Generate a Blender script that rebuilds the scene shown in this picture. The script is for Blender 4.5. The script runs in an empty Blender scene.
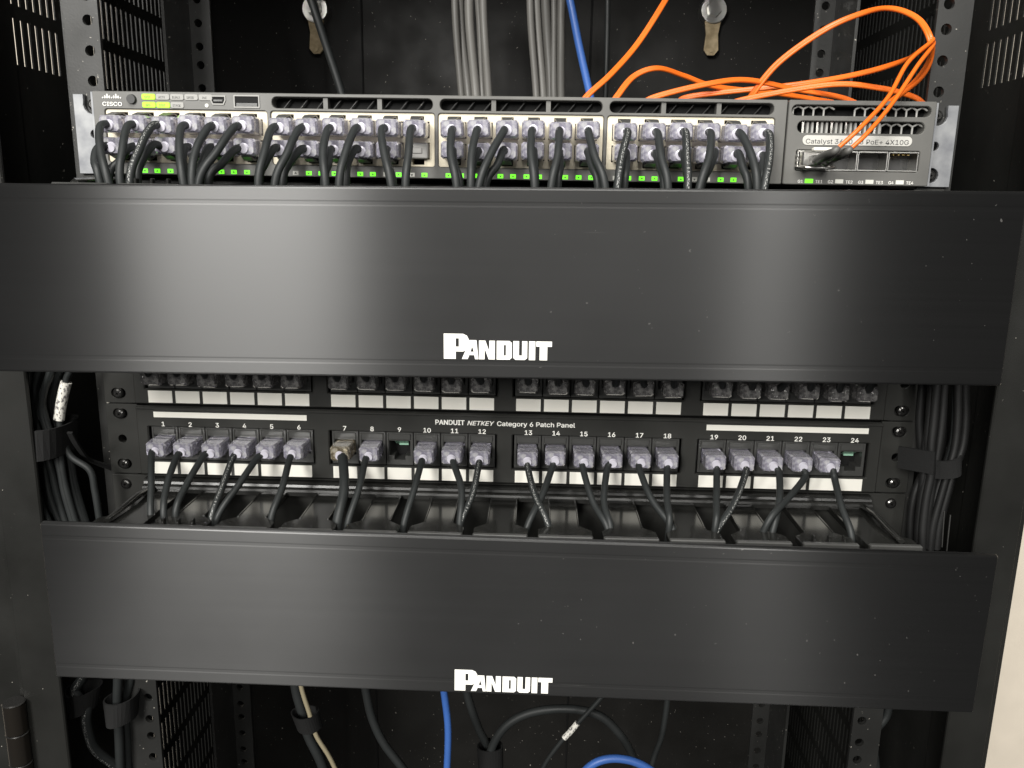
import bpy, math, random
from mathutils import Vector, Matrix
random.seed(7)
sc = bpy.context.scene
COL = sc.collection
S = 0.001                                    # everything below is written in millimetres

# ------------------------------------------------------------------ camera, world, lamps, exposure
cam = bpy.data.cameras.new('camera'); camo = bpy.data.objects.new('camera', cam); COL.objects.link(camo)
cam.sensor_width = 36.0; cam.lens = 817.79 / 1024 * 36.0; cam.clip_start = 0.02; cam.clip_end = 50
PITCH, YAW, ROLL = 0.21704, -0.026476, 0.016603
fw = Vector((math.sin(YAW) * math.cos(PITCH), math.cos(YAW) * math.cos(PITCH), -math.sin(PITCH)))
rr = Vector((math.cos(YAW), -math.sin(YAW), 0)); uu = rr.cross(fw)
r2 = rr * math.cos(ROLL) + uu * math.sin(ROLL); u2 = -rr * math.sin(ROLL) + uu * math.cos(ROLL)
camo.matrix_world = Matrix(((r2.x, u2.x, -fw.x, 0.016305), (r2.y, u2.y, -fw.y, -0.473583), (r2.z, u2.z, -fw.z, 0.165695), (0, 0, 0, 1)))
sc.camera = camo
w = bpy.data.worlds.new('World'); sc.world = w; w.use_nodes = True
w.node_tree.nodes['Background'].inputs[0].default_value = (0.98, 0.98, 0.97, 1)
w.node_tree.nodes['Background'].inputs[1].default_value = 0.06
def lamp(name, loc, target, sx, sy, power, color):
    l = bpy.data.lights.new(name, 'AREA'); l.shape = 'RECTANGLE'; l.size = sx; l.size_y = sy; l.energy = power; l.color = color
    o = bpy.data.objects.new(name, l); COL.objects.link(o); o.location = loc
    o.rotation_euler = (Vector(target) - Vector(loc)).to_track_quat('-Z', 'Y').to_euler()
    return o
WARM = (1.0, 0.98, 0.935)
lamp('ceiling_lamp_left', (-1.30, -3.2, 1.35), (-0.13, 0, 0.0), 0.90, 1.2, 112, WARM)
lamp('ceiling_lamp_right', (1.06, -3.2, 1.35), (0.13, 0, 0.0), 0.24, 1.2, 24, WARM)
lamp('ceiling_lamp_near', (-0.1, -1.15, 1.55), (0.0, -0.3, 0.0), 1.2, 0.6, 36, WARM)
sc.view_settings.view_transform = 'Standard'; sc.view_settings.look = 'None'
sc.view_settings.exposure = 0.42; sc.view_settings.gamma = 1.0; sc.view_settings.use_curve_mapping = False

# ------------------------------------------------------------------ materials
def mat(name, color, rough=0.5, metal=0.0, spec=0.5, coat=0.0, aniso=0.0, trans=0.0, emit=None, estr=0.0):
    m = bpy.data.materials.new(name); m.use_nodes = True
    b = m.node_tree.nodes['Principled BSDF']
    b.inputs['Base Color'].default_value = (*color, 1); b.inputs['Roughness'].default_value = rough
    b.inputs['Metallic'].default_value = metal; b.inputs['Specular IOR Level'].default_value = spec
    b.inputs['Coat Weight'].default_value = coat; b.inputs['Anisotropic'].default_value = aniso
    b.inputs['Transmission Weight'].default_value = trans
    if emit: b.inputs['Emission Color'].default_value = (*emit, 1); b.inputs['Emission Strength'].default_value = estr
    return m
def nodes(m): return m.node_tree.nodes, m.node_tree.links, m.node_tree.nodes['Principled BSDF']
def noise(m, scale, detail=3, vec=None, coord='Object', stretch=None):
    N, Lk, b = nodes(m)
    tc = N.new('ShaderNodeTexCoord'); src = tc.outputs[coord]
    if stretch:
        mp = N.new('ShaderNodeMapping'); mp.inputs['Scale'].default_value = stretch; Lk.new(src, mp.inputs[0]); src = mp.outputs[0]
    n = N.new('ShaderNodeTexNoise'); n.inputs['Scale'].default_value = scale; n.inputs['Detail'].default_value = detail
    Lk.new(src, n.inputs['Vector']); return n.outputs['Fac']
def ramp(m, fac, stops):
    N, Lk, b = nodes(m); r = N.new('ShaderNodeValToRGB'); e = r.color_ramp.elements
    while len(e) < len(stops): e.new(0.5)
    for k, (p, c) in enumerate(stops): e[k].position = p; e[k].color = (*c, 1) if len(c) == 3 else c
    Lk.new(fac, r.inputs[0]); return r.outputs[0]
def bump(m, fac, strength, dist):
    N, Lk, b = nodes(m); n = N.new('ShaderNodeBump'); n.inputs['Strength'].default_value = strength; n.inputs['Distance'].default_value = dist
    Lk.new(fac, n.inputs['Height']); Lk.new(n.outputs[0], b.inputs['Normal'])
def mixc(m, fac, a, b_):
    N, Lk, b = nodes(m); x = N.new('ShaderNodeMix'); x.data_type = 'RGBA'
    Lk.new(fac, x.inputs[0])
    for s_, v in ((6, a), (7, b_)):
        if isinstance(v, tuple): x.inputs[s_].default_value = (*v, 1)
        else: Lk.new(v, x.inputs[s_])
    return x.outputs[2]
def to(m, out, inp): N, Lk, b = nodes(m); Lk.new(out, b.inputs[inp])
def g3(v): return (v, v, v)
M = {}
def worn(name, base, rough, bscale=900, bstr=0.15, speck=0.0, dust=(0.35, 0.33, 0.29), spec=0.5, var=0.25):
    m = mat(name, base, rough, spec=spec)
    f = noise(m, 18, 4)
    c = ramp(m, f, [(0.3, tuple(v * (1 - var) for v in base)), (0.7, tuple(v * (1 + var) for v in base))])
    if speck:
        d = noise(m, 420, 2); dm = ramp(m, d, [(0.74 - speck, (0, 0, 0)), (0.78 - speck, (1, 1, 1))])
        c = mixc(m, dm, c, dust)
    to(m, c, 'Base Color')
    rf = noise(m, 35, 5); to(m, ramp(m, rf, [(0.25, g3(rough * 0.8)), (0.8, g3(min(1, rough * 1.25)))]), 'Roughness')
    bump(m, noise(m, bscale, 2), bstr, 0.0002)
    M[name] = m; return m
worn('powder_black', (0.010, 0.010, 0.009), 0.5, 1500, 0.25, speck=-0.02, spec=0.26)
worn('panel_black', (0.026, 0.026, 0.024), 0.36, 1500, 0.12, spec=0.35)
worn('rail_grey', (0.021, 0.021, 0.020), 0.42, 1100, 0.2, speck=0.03, spec=0.35)
worn('door_black', (0.010, 0.0095, 0.0085), 0.55, 1200, 0.2, speck=0.01, var=0.1, spec=0.25)
worn('switch_grey', (0.105, 0.103, 0.096), 0.42, 2500, 0.1)
worn('switch_dark', (0.030, 0.030, 0.030), 0.5)
worn('gloss_black', (0.013, 0.013, 0.012), 0.14, 300, 0.03, spec=0.55)
worn('satin_black', (0.016, 0.016, 0.015), 0.26, 300, 0.03, spec=0.6)
worn('jack_black', (0.045, 0.045, 0.043), 0.33)
worn('label_cream', (0.78, 0.74, 0.62), 0.6, 700, 0.05, var=0.05)
worn('shield_cream', (0.64, 0.58, 0.45), 0.4, 700, 0.05, var=0.06)
worn('plate_grey', (0.45, 0.44, 0.41), 0.5, var=0.05)
worn('pill_grey', (0.29, 0.285, 0.27), 0.5, var=0.05)
worn('wall_paint', (0.74, 0.66, 0.55), 0.7, 60, 0.1, var=0.04)
worn('velcro', (0.012, 0.012, 0.012), 0.95, 1300, 1.0, spec=0.2)
worn('cord_black', (0.019, 0.021, 0.021), 0.5, 1500, 0.08, spec=0.32)
worn('bundle_black', (0.007, 0.007, 0.007), 0.5, 900, 0.1)
worn('cable_grey', (0.21, 0.20, 0.18), 0.5, 600, 0.1)
worn('cable_blue', (0.045, 0.13, 0.42), 0.45, 600, 0.1)
worn('fibre_orange', (0.72, 0.135, 0.012), 0.42, 600, 0.05, var=0.12)
worn('boot_grey', (0.09, 0.088, 0.082), 0.5)
def per_object(m, base, amt):              # small difference from one piece to the next
    N, Lk, b_ = nodes(m); oi = N.new('ShaderNodeObjectInfo')
    to(m, ramp(m, oi.outputs['Random'], [(0.0, tuple(v*(1-amt) for v in base)), (1.0, tuple(min(1, v*(1+amt)) for v in base))]), 'Base Color')
per_object(M['label_cream'], (0.82, 0.80, 0.73), 0.05); per_object(M['cable_grey'], (0.135, 0.13, 0.12), 0.3)
M['white_ink'] = mat('white_ink', (0.86, 0.85, 0.80), 0.55)
M['grey_ink'] = mat('grey_ink', (0.45, 0.44, 0.41), 0.6)
M['dark_ink'] = mat('dark_ink', (0.06, 0.06, 0.06), 0.6)
M['steel'] = mat('steel', (0.62, 0.61, 0.58), 0.28, 1.0); bump(M['steel'], noise(M['steel'], 250, 3), 0.2, 0.0002)
M['zinc'] = mat('zinc', (0.66, 0.68, 0.70), 0.55, 0.6)
to(M['zinc'], ramp(M['zinc'], noise(M['zinc'], 90, 4), [(0.3, (0.17, 0.175, 0.19)), (0.7, (0.32, 0.325, 0.33))]), 'Base Color')
M['screw_dark'] = mat('screw_dark', (0.09, 0.088, 0.085), 0.24, 0.9)
M['brass'] = mat('brass', (0.52, 0.40, 0.22), 0.45, 0.6); to(M['brass'], ramp(M['brass'], noise(M['brass'], 150, 4), [(0.3, (0.34, 0.26, 0.15)), (0.7, (0.62, 0.50, 0.32))]), 'Base Color')
M['gold'] = mat('gold', (0.75, 0.55, 0.22), 0.25, 1.0)
M['contact_green'] = mat('contact_green', (0.28, 0.48, 0.36), 0.3)
M['hole_black'] = mat('hole_black', (0.006, 0.006, 0.006), 0.7, spec=0.2)
M['led_green'] = mat('led_green', (0.1, 0.5, 0.02), 0.4, emit=(0.16, 1.0, 0.02), estr=0.95)
M['led_lime'] = mat('led_lime', (0.12, 0.22, 0.0), 0.4, emit=(0.48, 1.0, 0.0), estr=0.75)
M['pale_jacket'] = mat('pale_jacket', (0.30, 0.26, 0.17), 0.45)  # tan highlight of a dark cable, painted as a colour of its own
M['led_off'] = mat('led_off', (0.55, 0.55, 0.50), 0.4)
# satin black extruded covers, finely brushed along their length (highlights spread across the brushing)
m = mat('cover_black', (0.005, 0.005, 0.005), 0.30, spec=0.62, aniso=1.0); M['cover_black'] = m
N_, L_, B_ = nodes(m)
cx = N_.new('ShaderNodeCombineXYZ'); cx.inputs[2].default_value = 1.0; L_.new(cx.outputs[0], B_.inputs['Tangent'])
br = noise(m, 60, 5, stretch=(0.06, 1, 9))
dust = ramp(m, noise(m, 420, 2), [(0.75, (0, 0, 0)), (0.77, (1, 1, 1))])
dmask = ramp(m, noise(m, 7, 2), [(0.53, (0, 0, 0)), (0.62, (1, 1, 1))])
scr = ramp(m, noise(m, 110, 2, stretch=(0.12, 1, 3.0)), [(0.745, (0, 0, 0)), (0.80, (0.7, 0.7, 0.7))])
mm = N_.new('ShaderNodeMath'); mm.operation = 'MAXIMUM'; L_.new(dust, mm.inputs[0]); L_.new(scr, mm.inputs[1])
m2 = N_.new('ShaderNodeMath'); m2.operation = 'MULTIPLY'; L_.new(mm.outputs[0], m2.inputs[0]); L_.new(dmask, m2.inputs[1])
to(m, mixc(m, m2.outputs[0], ramp(m, br, [(0.3, g3(0.0048)), (0.7, g3(0.0054))]), (0.065, 0.063, 0.06)), 'Base Color')
r1_ = ramp(m, br, [(0.25, g3(0.316)), (0.75, g3(0.324))]); r2_ = ramp(m, noise(m, 9, 5), [(0.3, g3(0.93)), (0.7, g3(1.08))])
mr = N_.new('ShaderNodeMath'); mr.operation = 'MULTIPLY'; L_.new(r1_, mr.inputs[0]); L_.new(r2_, mr.inputs[1]); to(m, mr.outputs[0], 'Roughness')
bump(m, noise(m, 6, 2), 0.25, 0.0012)
# clear plug plastic with the wires and contacts showing through as flecks
def plugmat(name, dark, mid, light):
    m = mat(name, mid, 0.09, spec=0.8, trans=0.6, coat=0.7)
    n = noise(m, 560, 4)
    to(m, ramp(m, n, [(0.36, dark), (0.5, mid), (0.68, light)]), 'Base Color')
    bump(m, noise(m, 240, 1), 0.4, 0.00012); M[name] = m
plugmat('plug_clear', (0.44, 0.42, 0.52), (0.66, 0.64, 0.74), (0.95, 0.94, 0.97))
plugmat('plug_smoky', (0.22, 0.21, 0.21), (0.34, 0.33, 0.33), (0.66, 0.64, 0.62))
plugmat('plug_tan', (0.22, 0.18, 0.12), (0.48, 0.42, 0.31), (0.78, 0.72, 0.60))
M['hinge_steel'] = mat('hinge_steel', (0.07, 0.06, 0.05), 0.3, 0.9)
M['plug_collar'] = mat('plug_collar', (0.66, 0.64, 0.72), 0.15, spec=0.7, coat=0.5)  # pale colour stands for the bright highlight where the cord enters
# cords with a line of white print along one side (u = around, v = millimetres along)
m = mat('cord_print', (0.02, 0.021, 0.021), 0.5, spec=0.32); M['cord_print'] = m
N_, L_, B_ = nodes(m)
uvn = N_.new('ShaderNodeUVMap'); sp = N_.new('ShaderNodeSeparateXYZ'); L_.new(uvn.outputs[0], sp.inputs[0])
nz = N_.new('ShaderNodeTexNoise'); nz.inputs['Scale'].default_value = 1.0; nz.inputs['Detail'].default_value = 1
mp = N_.new('ShaderNodeMapping'); mp.inputs['Scale'].default_value = (22, 1.1, 1); L_.new(uvn.outputs[0], mp.inputs[0]); L_.new(mp.outputs[0], nz.inputs['Vector'])
gl = ramp(m, nz.outputs['Fac'], [(0.55, (0, 0, 0)), (0.59, (1, 1, 1))])
ab = N_.new('ShaderNodeMath'); ab.operation = 'SUBTRACT'; L_.new(sp.outputs[0], ab.inputs[0]); ab.inputs[1].default_value = 0.5
a2 = N_.new('ShaderNodeMath'); a2.operation = 'ABSOLUTE'; L_.new(ab.outputs[0], a2.inputs[0])
a3 = N_.new('ShaderNodeMath'); a3.operation = 'LESS_THAN'; L_.new(a2.outputs[0], a3.inputs[0]); a3.inputs[1].default_value = 0.055
a4 = N_.new('ShaderNodeMath'); a4.operation = 'MULTIPLY'; L_.new(gl, a4.inputs[0]); L_.new(a3.outputs[0], a4.inputs[1])
to(m, mixc(m, a4.outputs[0], (0.019, 0.021, 0.021), (0.27, 0.27, 0.26)), 'Base Color')
m = mat('sleeve_print', (0.7, 0.68, 0.62), 0.6); M['sleeve_print'] = m
nzf = noise(m, 900, 2, stretch=(1, 1, 0.5)); to(m, ramp(m, nzf, [(0.40, (0.16, 0.15, 0.15)), (0.47, (0.72, 0.70, 0.64))]), 'Base Color')

# ------------------------------------------------------------------ mesh helpers
class MB:
    def __init__(s): s.v = []; s.f = []; s.uv = []; s.sm = []
    def add(s, vs, fs, uvs=None, smooth=False):
        o = len(s.v); s.v += [tuple(v) for v in vs]; s.f += [tuple(o + i for i in f) for f in fs]
        s.uv += uvs if uvs else [None] * len(fs); s.sm += [smooth] * len(fs)
    def box(s, x0, x1, y0, y1, z0, z1, c=0.0):
        if c <= 0:
            s.add([(x0,y0,z0),(x1,y0,z0),(x1,y1,z0),(x0,y1,z0),(x0,y0,z1),(x1,y0,z1),(x1,y1,z1),(x0,y1,z1)],
                  [(0,3,2,1),(4,5,6,7),(0,1,5,4),(1,2,6,5),(2,3,7,6),(3,0,4,7)])
        else:      # chamfered: three nested loops per end
            def loop(y, k): return [(x0+k,y,z0+c),(x0+c,y,z0+k),(x1-c,y,z0+k),(x1-k,y,z0+c),(x1-k,y,z1-c),(x1-c,y,z1-k),(x0+c,y,z1-k),(x0+k,y,z1-c)]
            a = c * 0.9; vs = loop(y0, a) + loop(y0 + c, 0) + loop(y1 - c, 0) + loop(y1, a); fs = []
            for r in range(3):
                for i in range(8): j = (i+1) % 8; fs.append((r*8+i, r*8+j, r*8+8+j, r*8+8+i))
            fs.append(tuple(range(7, -1, -1))); fs.append(tuple(24 + i for i in range(8)))
            s.add(vs, fs)
    def cyl(s, p0, p1, r0, r1=None, n=16, cap=True, smooth=True):
        r1 = r0 if r1 is None else r1; p0 = Vector(p0); p1 = Vector(p1); d = (p1 - p0).normalized()
        a = d.orthogonal().normalized(); b = d.cross(a); vs = []
        for p, r in ((p0, r0), (p1, r1)):
            for i in range(n): t = 2*math.pi*i/n; vs.append(p + a*math.cos(t)*r + b*math.sin(t)*r)
        s.add(vs, [(i, (i+1) % n, n+(i+1) % n, n+i) for i in range(n)], smooth=smooth)
        if cap: s.add(vs, [tuple(range(n-1, -1, -1)), tuple(range(n, 2*n))])
    def sweep(s, pts, prof, ref=(0, -1, 0), cap=True, smooth=True, taper=None):
        pts = [Vector(p) for p in pts]; n = len(prof); vs = []; ln = [0]
        for i in range(1, len(pts)): ln.append(ln[-1] + (pts[i]-pts[i-1]).length)
        for i, p in enumerate(pts):
            t = (pts[min(i+1, len(pts)-1)] - pts[max(i-1, 0)]).normalized()
            rf = Vector(ref); rf = rf - t*rf.dot(t)
            if rf.length < 0.12: rf = Vector((0, 0, 1)) - t*t.z
            if i and 'pa' in locals(): rf = (rf.normalized()*0.5 + (pa - t*pa.dot(t)))
            a = rf.normalized(); pa = a; b = t.cross(a); k = taper[i] if taper else 1
            for (u, v) in prof: vs.append(p + a*u*k + b*v*k)
        fs = []; uvs = []
        for i in range(len(pts)-1):
            for j in range(n):
                q = (j+1) % n; fs.append((i*n+j, i*n+q, i*n+n+q, i*n+n+j))
                u0 = ((j/n)+0.5) % 1.0; u1 = u0 + 1/n
                uvs.append([(u0, ln[i]), (u1, ln[i]), (u1, ln[i+1]), (u0, ln[i+1])])
        s.add(vs, fs, uvs, smooth)
        if cap: s.add(vs, [tuple(range(n-1, -1, -1)), tuple((len(pts)-1)*n+i for i in range(n))])
    def tube(s, ctrl, r, n=10, sub=7, ref=(0, -1, 0)):
        s.sweep(spline(ctrl, sub), [(math.cos(2*math.pi*i/n)*r, math.sin(2*math.pi*i/n)*r) for i in range(n)], ref)
    def prism(s, poly, y0, y1):           # poly in (x,z) counter-clockwise seen from the front (-y)
        n = len(poly); vs = [(x, y0, z) for x, z in poly] + [(x, y1, z) for x, z in poly]
        s.add(vs, [tuple(range(n)), tuple(range(2*n-1, n-1, -1))] + [(i, n+i, n+(i+1) % n, (i+1) % n) for i in range(n)])
    def gridplate(s, us, vs_, holes, w0, w1, fn):   # rectangular openings cut through a plate
        idx = {}; V = []; F = []
        def vid(i, j, k):
            if (i, j, k) not in idx: idx[(i, j, k)] = len(V); V.append(fn(us[i], vs_[j], (w0, w1)[k]))
            return idx[(i, j, k)]
        nu, nv = len(us)-1, len(vs_)-1
        solid = lambda i, j: 0 <= i < nu and 0 <= j < nv and (i, j) not in holes
        for i in range(nu):
            for j in range(nv):
                if not solid(i, j): continue
                F.append((vid(i,j,0), vid(i+1,j,0), vid(i+1,j+1,0), vid(i,j+1,0))); F.append((vid(i,j,1), vid(i,j+1,1), vid(i+1,j+1,1), vid(i+1,j,1)))
                for di, dj, a, b in ((-1,0,(i,j+1),(i,j)), (1,0,(i+1,j),(i+1,j+1)), (0,-1,(i,j),(i+1,j)), (0,1,(i+1,j+1),(i,j+1))):
                    if not solid(i+di, j+dj): F.append((vid(*a,0), vid(*a,1), vid(*b,1), vid(*b,0)))
        s.add(V, F)
    def drilled(s, x0, x1, z0, z1, xh, zh, r, y0, y1, n=16):     # strip with a column of round holes
        zh = sorted(zh); prev = z0
        def face(q0, q1): s.box(x0, x1, y0, y1, q0, q1)
        hw = r + 0.7
        for z in zh:
            face(prev, z-hw); prev = z+hw
            for (a, b_) in ((x0, xh-hw), (xh+hw, x1)): s.box(a, b_, y0, y1, z-hw, z+hw)
            sq = []; ci = []
            for k in range(n):
                t = 2*math.pi*k/n; c_, s_ = math.cos(t), math.sin(t); m_ = max(abs(c_), abs(s_))
                sq.append((xh + c_/m_*hw, z + s_/m_*hw)); ci.append((xh + c_*r, z + s_*r))
            vs = [(x, y0, q) for x, q in sq] + [(x, y0, q) for x, q in ci] + [(xh+(x-xh)*0.9, y1, z+(q-z)*0.9) for x, q in ci]
            s.add(vs, [(i, (i+1) % n, n+(i+1) % n, n+i) for i in range(n)] + [(n+i, n+(i+1) % n, 2*n+(i+1) % n, 2*n+i) for i in range(n)])
        face(prev, z1)
    def mesh(s, name, off=(0, 0, 0)):
        me = bpy.data.meshes.new(name)
        me.from_pydata([((x-off[0])*S, (y-off[1])*S, (z-off[2])*S) for x, y, z in s.v], [], s.f)
        if any(u for u in s.uv):
            ul = me.uv_layers.new(name='UVMap')
            for p in me.polygons:
                u = s.uv[p.index]
                if u:
                    for k, li in enumerate(p.loop_indices): ul.data[li].uv = u[k]
        me.polygons.foreach_set('use_smooth', s.sm); me.update(); return me
def spline(c, sub):
    c = [Vector(p) for p in c]; out = []
    for i in range(len(c)-1):
        p0 = c[i-1] if i else c[0]*2-c[1]; p1, p2 = c[i], c[i+1]; p3 = c[i+2] if i+2 < len(c) else c[-1]*2-c[-2]
        for k in range(sub):
            t = k/sub
            out.append(0.5*((2*p1)+(p2-p0)*t+(2*p0-5*p1+4*p2-p3)*t*t+(3*p1-p0-3*p2+p3)*t**3))
    out.append(c[-1]); return out
def link(name, me, m, parent=None, loc=(0, 0, 0)):
    o = bpy.data.objects.new(name, me); COL.objects.link(o)
    if m and (not me.materials): me.materials.append(M[m])
    o.parent = parent; o.location = [v*S for v in loc]; return o
ROOT = {}
def thing(name, label, cat, loc=(0, 0, 0), group=None):
    o = bpy.data.objects.new(name, None); COL.objects.link(o); o.empty_display_size = 0.01
    o.location = [v*S for v in loc]; ROOT[o.name] = loc; o['label'] = label; o['category'] = cat
    if group: o['group'] = group
    return o
def part(name, mb, m, root, label=None):          # mb in world mm; root: the thing's Empty, or a part (then a sub-part)
    if root is not None and root.name in ROOT: off = ROOT[root.name]
    elif root is not None: off = ROOT['_' + root.name]
    else: off = (0, 0, 0)
    o = link(name, mb.mesh(name, off) if isinstance(mb, MB) else mb, m, root); ROOT['_' + o.name] = off
    if label: o['label'] = label
    return o
def tag(o, label, cat, group=None):
    o['label'] = label; o['category'] = cat
    if group: o['group'] = group
    return o
def rrect(x0, x1, z0, z1, r=0, n=4):
    if r <= 0: return [(x0, z0), (x1, z0), (x1, z1), (x0, z1)]
    out = []
    for cx_, cz_, a0 in ((x1-r, z0+r, -90), (x1-r, z1-r, 0), (x0+r, z1-r, 90), (x0+r, z0+r, 180)):
        for k in range(n+1): a = math.radians(a0+90*k/n); out.append((cx_+r*math.cos(a), cz_+r*math.sin(a)))
    return out
def circle(x, z, r, n=14): return [(x+r*math.cos(2*math.pi*k/n), z+r*math.sin(2*math.pi*k/n)) for k in range(n)]
def from_curve(cu, y0, off, rot=0.0, at=(0, 0)):          # filled 2D curve in (x,z) -> MB, lying upright, facing -y
    ob = bpy.data.objects.new('tmp', cu); me = bpy.data.meshes.new_from_object(ob); mb = MB()
    c_, s_ = math.cos(rot), math.sin(rot)
    vs = [(at[0]+v.co.x*c_-v.co.y*s_, y0-v.co.z, at[1]+v.co.x*s_+v.co.y*c_) for v in me.vertices]
    mb.add(vs, [tuple(p.vertices) for p in me.polygons])
    bpy.data.objects.remove(ob); bpy.data.meshes.remove(me); bpy.data.curves.remove(cu); return mb
def plate(outlines, y0, y1, bev=0.0, rot=0.0, at=(0, 0)):   # outlines: first the outer one, then holes (or islands)
    cu = bpy.data.curves.new('plate', 'CURVE'); cu.dimensions = '2D'; cu.fill_mode = 'BOTH'
    h = (y1-y0)/2; cu.extrude = max(h-bev, 0.001); cu.bevel_depth = bev; cu.bevel_resolution = 0; cu.offset = -bev
    for o in outlines:
        sp_ = cu.splines.new('POLY'); sp_.points.add(len(o)-1)
        for k, (x, z) in enumerate(o): sp_.points[k].co = (x, z, 0, 1)
        sp_.use_cyclic_u = True
    return from_curve(cu, (y0+y1)/2, None, rot, at)
try: FONT = bpy.data.fonts.load(bpy.utils.system_resource('DATAFILES') + '/fonts/Inter.woff2')    # Blender's own interface face
except Exception: FONT = None
def lettering(body, size, x, z, y, bold=0.0, align='CENTER', xs=1.0, shear=0.0, width=None):
    cu = bpy.data.curves.new('t', 'FONT'); cu.body = body; cu.font = FONT or cu.font; cu.size = size; cu.align_x = align; cu.extrude = 0.04; cu.shear = shear; cu.resolution_u = 3
    mb = from_curve(cu, y, None, 0, (0, 0))
    if width: ws = [v[0] for v in mb.v]; xs = width/(max(ws)-min(ws))
    src = [(x+a*xs, b, z+c) for a, b, c in mb.v]; fs = mb.f; out = MB()        # heavier strokes: the glyphs laid over each other a hair apart
    for k, (dx, dz) in enumerate(((0, 0), (-1, 0), (1, 0), (0, 1), (0, -1)) if bold else ((0, 0),)):
        out.add([(p+dx*bold, q-0.012*k, r+dz*bold*0.6) for p, q, r in src], fs)
    return out
ORD = ['first', 'second', 'third', 'fourth', 'fifth', 'sixth']

# ---- measured paths of cords and cables, in millimetres
SW = [(0,0,0,(-209.1,-41.0,201.5),(-196.8,-62.0,174.3)),(0,0,1,(-195.1,-41.0,201.7),(-190.6,-62.0,174.4)),(0,0,2,(-182.8,-41.0,201.6),(-185.6,-62.0,174.0)),(0,0,3,(-167.0,-41.0,201.6),(-159.1,-62.0,174.5)),(0,0,4,(-153.6,-41.0,201.3),(-154.5,-62.0,174.5)),(0,0,5,(-140.4,-41.0,201.5),(-150.9,-62.0,174.6)),(0,1,0,(-120.8,-41.0,200.9),(-121.4,-62.0,174.6)),(0,1,1,(-107.2,-41.0,200.7),(-113.1,-62.0,174.3)),(0,1,2,(-91.8,-41.0,200.9),(-88.2,-62.0,174.7)),(0,1,3,(-78.0,-41.0,201.3),(-81.3,-62.0,174.8)),(0,1,4,(-63.8,-41.0,201.5),(-55.8,-62.0,174.8)),(0,1,5,(-49.0,-41.0,201.7),(-48.5,-62.0,174.9)),(0,2,0,(-28.1,-41.0,200.7),(-23.5,-62.0,174.4)),(0,2,1,(-15.5,-41.0,201.5),(-16.4,-62.0,174.6)),(0,2,2,(-2.1,-41.0,201.4),(-12.3,-62.0,174.6)),(0,2,3,(12.6,-41.0,201.5),(14.8,-62.0,175.0)),(0,2,4,(26.6,-41.0,201.5),(23.0,-62.0,175.0)),(0,2,5,(41.7,-41.0,201.7),(49.1,-62.0,175.4)),(0,3,0,(61.1,-41.0,201.7),(55.2,-62.0,174.8)),(0,3,1,(76.6,-41.0,201.3),(79.7,-62.0,175.1)),(0,3,2,(90.4,-41.0,202.4),(89.3,-62.0,175.2)),(0,3,3,(103.1,-41.0,201.9),(95.2,-62.0,175.5)),(0,3,4,(118.7,-41.0,201.9),(122.8,-62.0,175.5)),(0,3,5,(132.3,-41.0,202.1),(126.2,-62.0,175.5)),(1,0,0,(-212.3,-39.0,191.1),(-206.4,-52.0,175.3)),(1,0,1,(-196.1,-39.0,191.3),(-201.4,-52.0,175.4)),(1,0,2,(-183.0,-39.0,193.3),(-186.6,-52.0,174.3)),(1,0,3,(-166.5,-39.0,191.8),(-162.2,-52.0,175.1)),(1,0,4,(-154.6,-39.0,191.9),(-156.3,-52.0,175.2)),(1,0,5,(-141.3,-39.0,190.8),(-150.1,-52.0,174.9)),(1,1,0,(-120.0,-39.0,192.4),(-124.3,-52.0,174.8)),(1,1,1,(-106.7,-39.0,191.7),(-112.2,-52.0,175.0)),(1,1,2,(-91.2,-39.0,191.5),(-91.2,-52.0,175.3)),(1,1,3,(-78.0,-39.0,192.6),(-80.1,-52.0,175.1)),(1,1,4,(-62.1,-39.0,192.4),(-56.5,-52.0,175.5)),(1,2,0,(-27.6,-39.0,192.4),(-22.7,-52.0,175.1)),(1,2,1,(-14.9,-39.0,192.2),(-17.0,-52.0,175.2)),(1,2,2,(-1.8,-39.0,193.2),(-9.6,-52.0,174.9)),(1,2,3,(13.9,-39.0,193.0),(15.2,-52.0,175.3)),(1,2,4,(27.0,-39.0,192.4),(26.5,-52.0,175.5)),(1,2,5,(41.7,-39.0,193.0),(46.4,-52.0,175.6)),(1,3,0,(61.0,-39.0,192.8),(59.6,-52.0,175.1)),(1,3,1,(76.4,-39.0,192.2),(79.3,-52.0,175.4)),(1,3,2,(90.1,-39.0,192.8),(91.0,-52.0,175.4)),(1,3,3,(106.0,-39.0,193.9),(97.8,-52.0,175.7)),(1,3,4,(118.2,-39.0,193.2),(121.0,-52.0,175.6)),(1,3,5,(131.0,-39.0,192.1),(127.4,-52.0,177.0))]
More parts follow.
